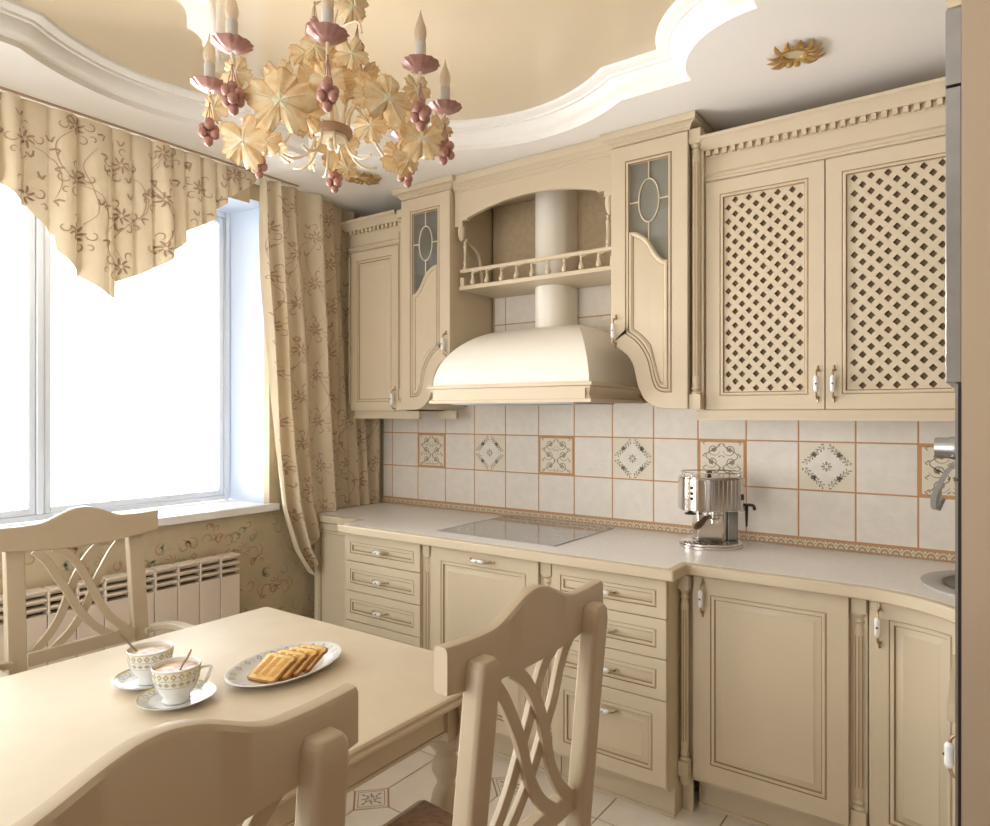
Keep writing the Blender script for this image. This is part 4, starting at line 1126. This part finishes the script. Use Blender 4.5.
    if arms:
        for sgn in (-1, 1):
            mb = MB('', 'chair'); ap = bez([(.026, sgn*.20, .640), (.03, sgn*.235, .645), (.06, sgn*.268, .650), (.12, sgn*.280, .653), (.24, sgn*.28, .650), (.36, sgn*.27, .64)], 5)
            vs = []
            for i, p in enumerate(ap):
                a = ap[min(i+1, len(ap)-1)]-ap[max(i-1, 0)]; n_ = Vector((-a.y, a.x, 0)).normalized()*.019
                for s1, dz in ((1, -.022), (1, .0), (-1, .0), (-1, -.022)): vs.append((p.x+n_.x*s1, p.y+n_.y*s1, p.z+dz))
            n = len(ap); mb.add(vs, [(i*4+k, i*4+(k+1) % 4, i*4+4+(k+1) % 4, i*4+4+k) for i in range(n-1) for k in range(4)]+[(0, 1, 2, 3), (4*n-1, 4*n-2, 4*n-3, 4*n-4)], 'chair')
            mb.build('armrest', t, bevel=.004)
            mb = MB('', 'chair'); mb.tube([(.32, sgn*.272, .625), (.33, sgn*.262, .54), (.315, sgn*.245, .455), (.30, sgn*.218, .425)], .014, 10); mb.build('arm_support', t)
    return t
def place(t, x, y, rot):
    t.location = (x, y, 0); t.rotation_euler = (0, 0, rot)
place(make_chair('cream armchair facing the room between the table and the radiator', True), .47, -1.838, 0)
def dup(root, label):
    c = root.copy(); col.objects.link(c); c['label'] = label
    for ch in list(root.children):
        k = ch.copy(); col.objects.link(k); k.parent = c
        for g in list(ch.children):
            h = g.copy(); col.objects.link(h); h.parent = k
    return c
chA = make_chair('cream chair with crossed back slats standing in front of the drawer cabinets')
place(chA, 2.274, -1.845, PI)
chB = dup(chA, 'cream chair nearest the camera, its back across the lower left of the view')
place(chB, 2.272, -2.525, PI)

# ================================================================ CROCKERY
def saucer(x, y, label):
    t = thing('saucer', (x, y, TZ), label, 'saucer', 'two saucers on the dining table')
    mb = MB('', 'porc'); mb.lathe([(.0001, .7515), (.034, .7515), (.038, .7505), (.042, .7515), (.060, .757), (.079, .7665), (.082, .768), (.0825, .7695), (.080, .7695), (.060, .7605), (.044, .7555), (.030, .7545), (.0001, .7545)], (x, y, 0), 48); mb.build('dish', t)
    mb = MB('', 'golddeco')
    zr = lambda r: .7605+(r-.06)*.0090/.020+.0004
    mb.ribbon(lambda u, v: (x+v*math.cos(u), y+v*math.sin(u), zr(v)), [(2*PI*i/48, .0805) for i in range(49)], .0028, 'golddeco', False) if 0 else None
    def ringr(r, w_, m): mb.add([(x+rr*math.cos(2*PI*i/48), y+rr*math.sin(2*PI*i/48), zr(rr)+.0002) for i in range(48) for rr in (r-w_/2, r+w_/2)], [(2*i, 2*i+1, (2*i+3) % 96, (2*i+2) % 96) for i in range(48)], m)
    ringr(.0785, .0042, 'golddeco'); ringr(.0590, .0014, 'greydeco'); ringr(.0555, .0015, 'greydeco') if 0 else None
    for i in range(18):
        a = 2*PI*i/18
        for sg in (-1, 1):
            pts = [(a+sg*.10*math.sin(PI*t), .060+.015*t) for t in (0, .25, .5, .75, 1)]
            for p, q in zip(pts, pts[1:]):
                w2 = .0015
                vs = []
                for (aa, rr) in (p, q):
                    da = w2/rr*1.0
                    vs += [(x+rr*math.cos(aa-da), y+rr*math.sin(aa-da), zr(rr)+.0003), (x+rr*math.cos(aa+da), y+rr*math.sin(aa+da), zr(rr)+.0003)]
                mb.add(vs, [(0, 1, 3, 2)], 'greydeco' if i % 2 else 'golddeco')
    mb.build('painted_rim', t, fixn=False)
    return t
def cup(x, y, hang, label):
    t = thing('coffee_cup', (x, y, TZ+.006), label, 'cup', 'two cups of coffee on saucers')
    z0 = .7552
    pr = [(.0001, .003), (.024, .003), (.028, .0), (.030, .003), (.028, .009), (.030, .016), (.040, .030), (.047, .046), (.050, .062), (.0515, .080), (.0505, .0812), (.0490, .080), (.0475, .062), (.044, .046), (.036, .030), (.02, .02), (.0001, .019)]
    mb = MB('', 'porc'); mb.lathe([(r, z0+z) for r, z in pr], (x, y, 0), 40); mb.build('bowl', t)
    # painted diamonds round the outside
    def rad(z): 
        Q = pr[5:10]
        for a, b in zip(Q, Q[1:]):
            if z <= b[1]: return a[0]+(b[0]-a[0])*(z-a[1])/(b[1]-a[1])
        return .0515
    mp = lambda u, v: (x+(rad(v)+.0005)*math.cos(u), y+(rad(v)+.0005)*math.sin(u), z0+v)
    mb = MB('', 'golddeco'); n = 20
    for i in range(n):
        a = 2*PI*i/n; h = 2*PI/n/2*.86
        for zc, hh, m in ((.0685, .0075, 'golddeco'), (.0510, .0052, 'greydeco')):
            pts = [(a-h, zc), (a, zc-hh), (a+h, zc), (a, zc+hh)]
            inn = [(a-h*.45, zc), (a, zc-hh*.45), (a+h*.45, zc), (a, zc+hh*.45)]
            mb.add([mp(*p) for p in pts]+[mp(*p) for p in inn], [(k, (k+1) % 4, 4+(k+1) % 4, 4+k) for k in range(4)], m)
            if m == 'greydeco': mb.add([mp(*p) for p in inn], [(0, 1, 2, 3)], 'golddeco')
    for zc, m in ((.0595, 'greydeco'), (.0425, 'greydeco'), (.078, 'golddeco')):
        mb.add([mp(2*PI*i/40, zc+d) for i in range(40) for d in (-.0006, .0006)], [(2*i, 2*i+1, (2*i+3) % 80, (2*i+2) % 80) for i in range(40)], m)
    mb.build('painted_bands', t, fixn=False)
    mb = MB('', 'porc'); d = Vector((math.cos(hang), math.sin(hang), 0)); c = Vector((x, y, z0))
    mb.tube([c+d*.048+Vector((0,0,.069)), c+d*.060+Vector((0,0,.072)), c+d*.0715+Vector((0,0,.0725)), c+d*.074+Vector((0,0,.069)), c+d*.068+Vector((0,0,.052)), c+d*.060+Vector((0,0,.036)), c+d*.050+Vector((0,0,.028)), c+d*.041+Vector((0,0,.032))], [.0035, .0032, .0032, .0032, .0032, .0034, .0034, .003], 8)
    mb.build('handle', t)
    mb = MB('', 'coffee'); mb.lathe([(.0482, z0+.0715), (.0001, z0+.0716)], (x, y, 0), 32); mb.build('coffee', t)
    return t
def spoon(x, y, ang, lean, label, bowl_up=False):
    t = MB('', 'spoon'); d = Vector((math.cos(ang), math.sin(ang), 0)); o = Vector((x, y, .7552))
    L = .13 if not bowl_up else .105; pts = []; 
    p0 = o+Vector((0,0,.023))-d*.018; p1 = p0+d*(math.sin(lean)*L)+Vector((0,0,math.cos(lean)*L))
    for i in range(9): pts.append(p0+(p1-p0)*i/8)
    r_ = [.009, .010, .006, .0030, .0026, .0026, .003, .0045, .003] if not bowl_up else [.009, .010, .006, .003, .003, .0036, .0054, .0068, .0035]
    t.tube(pts, r_, 10, flat=.6)
    ob = t.build('teaspoon', origin=tuple(p0)); return tag(ob, label, 'spoon', 'teaspoons in the coffee cups')
S1 = (1.287, -2.025); S2 = (1.443, -2.047)
saucer(*S1, 'round white gilt-edged saucer farther from the camera, under the left cup')
saucer(*S2, 'round white gilt-edged saucer nearer the camera, under the right cup')
cup(*S1, math.radians(165), 'patterned white coffee cup on the left, farther from the camera')
cup(*S2, math.radians(48), 'patterned white coffee cup on the right, its handle towards the toast')
spoon(*S1, math.radians(212), .82, 'bronze teaspoon leaning left out of the farther cup')
spoon(S2[0]+.006, S2[1]-.004, math.radians(40), .50, 'bronze teaspoon standing in the nearer cup', True)
# oval plate
pc = (1.488, -1.785); pa = math.radians(97)
pt = thing('oval_plate', (pc[0], pc[1], TZ), 'long oval white porcelain plate holding toast', 'plate')
def ov_(r, z, k=1.0):
    A_, B_ = .166*r, .108*r+.0*k
    return [(pc[0]+A_*math.cos(2*PI*i/64)*math.cos(pa)-B_*math.sin(2*PI*i/64)*math.sin(pa), pc[1]+A_*math.cos(2*PI*i/64)*math.sin(pa)+B_*math.sin(2*PI*i/64)*math.cos(pa), z) for i in range(64)]
mb = MB('', 'porc'); lv = [(.001, .7512), (.60, .7512), (.72, .7540), (.98, .7700), (1.0, .7722), (1.0, .7738), (.97, .7735), (.74, .7592), (.64, .7562), (.001, .7560)]
rr = [ov_(r, z) for r, z in lv]
for i in range(len(rr)-1): mb.add(rr[i]+rr[i+1], [(k, (k+1) % 64, 64+(k+1) % 64, 64+k) for k in range(64)], 'porc', True)
mb.build('dish', pt)
mb = MB('', 'golddeco')
for i in range(44):
    a = 2*PI*i/44
    def pm(u, r): 
        A_, B_ = .166*r, .108*r; z = .7592+(r-.74)/.23*.0143+.0005
        return (pc[0]+A_*math.cos(u)*math.cos(pa)-B_*math.sin(u)*math.sin(pa), pc[1]+A_*math.cos(u)*math.sin(pa)+B_*math.sin(u)*math.cos(pa), z)
    h = .060
    mb.add([pm(a-h, .88), pm(a, .81), pm(a+h, .88), pm(a, .95), pm(a-h*.55, .88), pm(a, .845), pm(a+h*.55, .88), pm(a, .915)], [(k, (k+1) % 4, 4+(k+1) % 4, 4+k) for k in range(4)], 'greydeco' if i % 2 else 'ivory')
mb.build('relief_rim', pt, fixn=False)
# toast
names = ['grilled toast slice lying on top at the left end of the fan', 'second toast slice from the left, half hidden by the top slice', 'third toast slice from the left, showing only its upper crust', 'rightmost toast slice at the far end of the oval plate']
ea = Vector((.97, .22, 0)).normalized(); eb = Vector((-.22, .97, 0)).normalized(); base = Vector((1.508, -1.842, .7640))
for k in range(4):
    c = base+eb*(.0255*k)+Vector((.0095*k, .006*k, 0))
    tilt = 0; tf = math.radians(22)
    u = (ea*math.cos(tilt)+Vector((0,0,1))*math.sin(tilt)).normalized(); v = (eb*math.cos(tf)+Vector((0,0,1))*math.sin(tf)); v = (v-u*v.dot(u)).normalized(); n = u.cross(v)
    c = c+Vector((0,0,.0155))
    sz = .042 if k < 3 else .040
    out = [(-1, -.95), (-.85, -1.05), (.85, -1.05), (1, -.95), (1.0, .55), (1.08, .78), (.98, 1.0), (.6, 1.08), (0, 1.04), (-.6, 1.08), (-.98, 1.0), (-1.08, .78), (-1.0, .55)]
    def ring3(s_, h): return [tuple(c+u*(p[0]*sz*s_)+v*(p[1]*sz*1.05*s_)+n*h) for p in out]
    mb = MB('', 'crust'); th = .0046
    Rg = [ring3(.93, -th), ring3(1, -th*.6), ring3(1, th*.6), ring3(.93, th)]; K = len(out)
    for a, b in zip(Rg, Rg[1:]): mb.add(a+b, [(i, (i+1) % K, K+(i+1) % K, K+i) for i in range(K)], 'crust')
    mb.add(Rg[0], [tuple(range(K))], 'crumb'); mb.add(Rg[-1], [tuple(range(K))], 'crumb')
    for q in (-.55, 0, .55):
        pts = [c+u*(q*sz+w2*sz)+v*(hh*sz)+n*(th+.0006) for w2, hh in ((-.16, -.75), (.16, -.75), (.16, .8), (-.16, .8))]
        mb.add([tuple(p) for p in pts], [(0, 1, 2, 3)], 'grill')
    ob = mb.build('toast_slice', origin=tuple(c)); tag(ob, names[k], 'toast', 'toast slices on the oval plate')

# ================================================================ COFFEE MACHINE
mx, my = 2.050, -.215; ang = math.radians(33)
cm_ = thing('coffee_machine', (mx, my, .8806), 'chrome espresso machine with a dark wooden portafilter handle on the worktop', 'coffee machine')
E1 = Vector((math.cos(ang), math.sin(ang), 0)); E2 = Vector((math.sin(ang), -math.cos(ang), 0)); O_ = Vector((mx, my, .8808))
def LP(a, b, z): p = O_+E1*a+E2*b; return (p.x, p.y, .8808+z)
def lprism(mb, poly, z0, z1, m=None, smooth=False, top=True):
    n = len(poly); vs = [LP(p[0], p[1], z0) for p in poly]+[LP(p[0], p[1], z1) for p in poly]
    mb.add(vs, [(i, (i+1) % n, n+(i+1) % n, n+i) for i in range(n)], m, smooth)
    mb.add(vs, [tuple(range(n-1, -1, -1)), tuple(range(n, 2*n))], m)
def ell(a, b, n=40, ca=0, cb=0, e=2.0):
    P_ = []
    for i in range(n):
        t = 2*PI*i/n; c_, s_ = math.cos(t), math.sin(t)
        P_.append((ca+a*math.copysign(abs(c_)**(2/e), c_), cb+b*math.copysign(abs(s_)**(2/e), s_)))
    return P_
mb = MB('', 'chrome'); lprism(mb, ell(.122, .10), 0, .012, smooth=True); lprism(mb, ell(.118, .096), .012, .022, smooth=True); mb.build('base', cm_, bevel=.002)
mb = MB('', 'black'); 
for k in range(-4, 5): lprism(mb, [(k*.016-.045, .02), (k*.016-.037, .02), (k*.016-.037, .082-abs(k)*.004), (k*.016-.045, .082-abs(k)*.004)], .0222, .0235)
mb.build('drip_tray', cm_)
mb = MB('', 'chrome'); lprism(mb, [(-.055, -.08), (.062, -.08), (.062, -.005), (.045, .012), (-.055, .012)], .022, .150); mb.build('column', cm_, bevel=.004)
mb = MB('', 'steel'); lprism(mb, [(.066, -.085), (.108, -.075), (.108, -.01), (.066, -.005)], .022, .150); mb.build('water_tank', cm_, bevel=.004)
mb = MB('', 'chrome'); lprism(mb, ell(.122, .092, 48, e=2.9), .147, .270, smooth=True); lprism(mb, ell(.118, .088, 48, e=2.9), .270, .276, smooth=True); mb.build('housing', cm_, bevel=.002)
mb = MB('', 'steel')
for k in range(9):
    a_ = -.045+.0165*k
    yv = .092*(1-abs(a_/.122)**2.9)**(1/2.9)
    mb.tube([LP(a_, yv-.0005, .152), LP(a_, yv-.0005, .265)], .0022, 6)
mb.build('front_ribs', cm_)
mb = MB('', 'chrome'); P_ = [LP(p[0], p[1], .292) for p in ell(.112, .08, 40, e=2.9)]; mb.tube(P_, .0022, 6, closed=True)
for q in range(0, 40, 5): mb.tube([P_[q], (P_[q][0], P_[q][1], P_[q][2]-.018)], .0018, 6)
mb.build('cup_rail', cm_)
mb = MB('', 'black'); mb.lathe([(.0001, 0), (.009, 0), (.006, .008), (.011, .016), (.010, .022), (.0001, .025)], LP(-.02, .05, .276), 16); mb.build('filler_cap', cm_)
for zc in (.195, .215, .236):
    mb = MB('', 'black'); mb.sphere(LP(-.092, .0745, zc), .0068, 10); mb.build('button', cm_)
mb = MB('', 'black'); mb.lathe([(.0001, -.012), (.020, -.012), (.022, -.008), (.012, -.005), (.006, 0), (.0001, 0)], LP(-.095, .06, .146), 20); mb.build('steam_knob', cm_)
mb = MB('', 'chrome'); mb.lathe([(.024, .0), (.024, -.014), (.030, -.016), (.030, -.026), (.018, -.034), (.0001, -.034)], LP(.0, .045, .147), 28); mb.tube([LP(-.008, .045, .113), LP(-.008, .05, .098)], .004, 8); mb.tube([LP(.01, .045, .113), LP(.01, .05, .098)], .004, 8); mb.build('group_head', cm_)
mb = MB('', 'wood'); mb.tube([LP(-.02, .06, .126), LP(-.045, .085, .122), LP(-.062, .105, .110), LP(-.082, .125, .100), LP(-.094, .135, .094)], [.006, .009, .0115, .0135, .008], 14); mb.build('portafilter_handle', cm_)
mb = MB('', 'black'); mb.tube(bez([LP(.112, .03, .165), LP(.128, .04, .168), LP(.146, .05, .166), LP(.150, .052, .150)], 4), .006, 10); mb.tube([LP(.124, .04, .165), LP(.124, .04, .125), LP(.124, .04, .085)], [.006, .0055, .0035], 10); mb.build('steam_wand', cm_)
mb = MB('', 'black'); mb.lathe([(.0001, 0), (.007, 0), (.007, .022), (.0001, .022)], LP(.098, .069, .19), 12); mb.build('switch', cm_)

# ================================================================ CHANDELIER
HX_, HY_ = 1.446, -1.602
ch = thing('chandelier', (HX_, HY_, 2.08), 'ornate ivory chandelier with vine leaves, pink grapes and candle lamps hanging from the ceiling', 'chandelier')
def CP(x, y, z): return (HX_+x, HY_+y, z)
mb = MB('', 'ivory'); mb.lathe([(.0001, 2.595), (.02, 2.597), (.05, 2.605), (.06, 2.6185), (.0001, 2.6195)], CP(0, 0, 0), 28); mb.build('ceiling_canopy', ch)
mb = MB('', 'ivory'); mb.lathe([(.0001, 2.13), (.010, 2.135), (.014, 2.15), (.006, 2.17), (.006, 2.40), (.013, 2.42), (.016, 2.45), (.007, 2.48), (.006, 2.60), (.0001, 2.60)], CP(0, 0, 0), 16); mb.build('stem', ch)
mb = MB('', 'ring'); mb.lathe([(.050, 2.168), (.056, 2.168), (.0575, 2.172), (.0575, 2.186), (.056, 2.190), (.050, 2.190), (.050, 2.168)], CP(0, 0, 0), 40); mb.build('band_ring', ch)
mb = MB('', 'ivory'); mb.lathe([(.0001, 2.160), (.042, 2.160), (.046, 2.165), (.044, 2.172), (.0001, 2.176)], CP(0, 0, 0), 30); mb.build('hub_plate', ch)
AA = -.74
def pol(r, a, z): return CP(r*math.cos(a), r*math.sin(a), z)
def leaf_mesh(mb, c, n, up, R, seed=0, curl=.25):
    """lobed serrated vine leaf; n = facing direction, up = stem-to-tip direction"""
    n = Vector(n).normalized(); up = Vector(up); up = (up-n*up.dot(n)).normalized(); sd = up.cross(n)
    rd = random.Random(seed); NA = 70; ph = rd.uniform(0, 6)
    rd2 = [rd.uniform(-1, 1) for _ in range(NA)]; rings = []
    fr = [0.03, .22, .45, .70, .93, 1.0]
    for f_ in fr:
        ring = []
        for i in range(NA):
            t = 2*PI*i/NA
            lob = .70+.30*abs(math.cos(2.5*t))**.5+.04*math.sin(3*t+ph)
            notch = 1-.38*math.exp(-((t-PI)/.22)**2)
            ser = 1+(.09*rd2[i]+.05*math.sin(17*t+ph))*(f_ > .6)
            r = R*lob*notch*ser*f_
            h = R*(curl*f_*f_*(.6+.4*math.cos(t+ph)) - .035*f_*math.cos(5*t) + (.035*math.sin(9*t+ph)+.03*math.sin(14*t+2*ph)+.06*rd2[i])*f_**2.5+.10*math.sin(2*t+ph)*f_*f_)
            ring.append(tuple(Vector(c)+up*(r*math.cos(t))+sd*(r*math.sin(t))-n*h))
        rings.append(ring)
    for k in range(len(rings)-1):
        m = 'leafvein' if k < 1 else ('leafedge' if k >= 4 and True else 'leaf')
        mb.add(rings[k]+rings[k+1], [(i, (i+1) % NA, NA+(i+1) % NA, NA+i) for i in range(NA)], m, True)
    mb.add(rings[0], [tuple(range(NA))], 'leafvein', True)
    for q in range(5):
        t = 2*PI*q/5
        pts = [Vector(c)+(up*math.cos(t)+sd*math.sin(t))*R*f_*.8 - n*R*(curl*f_*f_*(.6+.4*math.cos(t+ph))-.10*f_) + n*.0008 for f_ in (0, .3, .6, .95)]
        mb.tube(pts, [.0016, .0012, .0009, .0004], 5, 'leafvein')
def leaf(c, n, up, R, seed=0, curl=.25, parent=ch):
    mb = MB('', 'leaf'); leaf_mesh(mb, c, n, up, R, seed, curl); return mb.build('vine_leaf', parent, fixn=False)
GR = [(0, 0, -.046), (.012, .004, -.056), (-.011, .006, -.058), (.002, -.013, -.060), (.010, -.010, -.074), (-.012, -.007, -.077), (.001, .011, -.076), (.004, -.001, -.093), (-.004, .0, -.060)]
def grapes(c, seed=0, drop=0.0, n=9, anchor=None):
    rd = random.Random(seed); mb = MB('', 'petal'); g = []
    rot = rd.uniform(0, 6)
    for i, (a, b, z) in enumerate(GR[:n]):
        a, b = a*math.cos(rot)-b*math.sin(rot), a*math.sin(rot)+b*math.cos(rot)
        g.append((c[0]+a*1.25, c[1]+b*1.25, c[2]+z*1.1-drop))
        if i < 6: mb.tube([anchor or c, g[-1]], .0009, 5)
    mb.sphere(c, .003, 6); st_ = mb.build('grape_cluster', ch)
    for p in g:
        m2 = MB('', 'grape'); m2.sphere(p, .0126, 10, sz=1.08); m2.build('grape', st_)
RA = .318
camdir = Vector((.759, -.651, 0))
for k in range(8):
    a = AA+k*PI/4
    mb = MB('', 'ivory')
    mb.tube(bez([pol(.046, a, 2.172), pol(.052, a, 2.235), pol(.088, a, 2.285), pol(.135, a, 2.262), pol(.190, a, 2.198), pol(.250, a, 2.172), pol(.300, a, 2.196), pol(RA, a, 2.262)], 6), .0042, 8)
    ar = mb.build('arm', ch)
    mb = MB('', 'ivory')
    mb.tube(bez([pol(.040, a+.2, 2.20), pol(.046, a+.2, 2.150), pol(.066, a+.2, 2.112), pol(.10, a+.2, 2.094), pol(.128, a+.2, 2.100)], 5), .0038, 8)
    mb.build('scroll', ch)
    c = pol(RA, a, 2.266)
    mb = MB('', 'petal')
    mb.lathe([(.0001, .0), (.012, -.002), (.028, .003), (.041, .012), (.046, .016), (.043, .017), (.028, .008), (.014, .006), (.0001, .006)], c, 48, wob=lambda t: 1+.08*abs(math.sin(6*t))+.03*math.sin(17*t))
    for q in range(5):
        t = 2*PI*q/5+a; d = (math.cos(t), math.sin(t))
        mb.add([(c[0]+d[0]*.014-d[1]*.006, c[1]+d[1]*.014+d[0]*.006, c[2]+.006), (c[0]+d[0]*.014+d[1]*.006, c[1]+d[1]*.014-d[0]*.006, c[2]+.006), (c[0]+d[0]*.022, c[1]+d[1]*.022, c[2]+.024)], [(0, 1, 2)])
    mb.build('drip_pan', ch)
    mb = MB('', 'candle'); mb.lathe([(.0001, .006), (.0135, .006), (.0138, .070), (.012, .072), (.0001, .072)], c, 20); cn = mb.build('candle', ch)
    mb = MB('', 'bulb'); mb.lathe([(.0105, .0722), (.0145, .082), (.0160, .094), (.0140, .108), (.0095, .121), (.0050, .133), (.0022, .144), (.0006, .152), (.0001, .153)], c, 20); mb.build('bulb', cn)
    # small leaf and grapes under the pan
    out = Vector((math.cos(a), math.sin(a), 0)); sd = Vector((-math.sin(a), math.cos(a), 0))
    if k != 0:
        lc = Vector(pol(RA-.012, a, 2.215))+camdir*.012
        leaf(lc, camdir*.8+out*.3+Vector((0,0,-.15)), Vector((.1*math.sin(k), .1, -1)), .038, 20+k, .3)
    grapes(tuple(Vector(pol(RA-.004, a, 2.222))+camdir*.022), 40+k, .0 if k else .012, 9)
BL = [(0.113, -0.255, 2.145, 0.088), (-0.065, -0.235, 2.098, 0.070), (0.108, -0.185, 2.143, 0.055), (0.295, -0.075, 2.168, 0.066), (0.254, 0.093, 2.136, 0.064), (0.095, 0.175, 2.142, 0.056),
      (0.101, -0.067, 2.284, 0.070), (0.017, -0.103, 2.354, 0.048), (0.169, -0.043, 2.266, 0.052), (-0.227, -0.007, 2.175, 0.052), (0.200, -0.045, 2.136, 0.046), (-0.007, 0.065, 2.102, 0.032), (-0.093, 0.003, 2.125, 0.032), (0.223, -0.053, 2.204, 0.060), (0.072, -0.124, 2.243, 0.052),
      (-.12, .13, 2.20, .07), (-.16, .02, 2.26, .06), (.02, .15, 2.25, .06)]
BL += [(.17, -.16, 2.215, .05), (.04, -.20, 2.235, .05), (-.02, -.16, 2.20, .045), (.15, .05, 2.225, .055), (.06, -.02, 2.33, .05), (.20, .12, 2.19, .05), (.09, -.13, 2.335, .04), (-.13, -.12, 2.15, .045), (.19, -.10, 2.30, .045), (.16, .14, 2.115, .05)]
rl = random.Random(11)
for i, (x, y, z, R) in enumerate(BL):
    o_ = Vector((x, y, 0)).normalized()
    n = (camdir*.75+o_*.5+Vector((rl.uniform(-.35, .35), rl.uniform(-.35, .35), rl.uniform(-.55, .05)))).normalized() if i < 15 or i > 17 else (o_+Vector((0, 0, -.2)))
    leaf(CP(x, y, z), n, Vector((rl.uniform(-.6, .6), rl.uniform(-.6, .6), -1 if i % 3 else 1)), R*(.98), i, .28)
mb = MB('', 'ivory')
up_ = [(.118, -.030, 2.476), (.036, -.089, 2.447), (.166, -.057, 2.375)]
for (x, y, z) in up_:
    mb.tube(bez([CP(0, 0, 2.44), CP(x*.5, y*.5, z+.06), CP(x, y, z+.03), CP(x*1.15, y*1.15, z-.01)], 5), .003, 6)
mb.build('upper_tendrils', ch)
grapes(CP(.036, -.089, 2.485), 61, 0, 7); grapes(CP(.166, -.057, 2.395), 62, 0, 7)
leaf(CP(.118, -.03, 2.476), (.8, -.5, -.5), (.5, .3, -.6), .045, 70, .5)

# ================================================================ CEILING SPOTS
def spot(x, y, rot, label):
    t = thing('ceiling_spotlight', (x, y, CEIL), label, 'ceiling light', 'gilt recessed spotlights')
    mb = MB('', 'gold')
    mb.lathe([(.030, -.002), (.031, -.008), (.037, -.012), (.042, -.008), (.043, -.0015)], (x, y, CEIL), 36); mb.build('rim', t)
    mb = MB('', 'lampglass'); mb.lathe([(.0001, -.004), (.018, -.005), (.030, -.003)], (x, y, CEIL), 30); mb.build('lens', t)
    mb = MB('', 'gold')
    for k in range(15):
        a = rot+k*2*PI/15; L = .062+.016*((k*7) % 4)/3
        if k in (3, 4): L *= .75
        d = Vector((math.cos(a), math.sin(a), 0)); s2 = Vector((-d.y, d.x, 0)); o = Vector((x, y, CEIL))
        sw = .35 if (k//3) % 2 else -.35
        P0 = [o+d*(.036+L*t*.72)+s2*sw*L*t*t*.8+Vector((0,0,-.006-.010*math.sin(PI*t))) for t in (0, .3, .6, .85, 1)]
        mb.tube(P0, [.005, .0085, .009, .006, .0012], 8, flat=.35)
    mb.build('leaf_ornament', t)
spot(2.435, -.592, .3, 'gilt leaf ceiling spotlight above the lattice doors')
spot(.508, -.598, 1.2, 'gilt leaf ceiling spotlight near the curtain, seen below the chandelier')
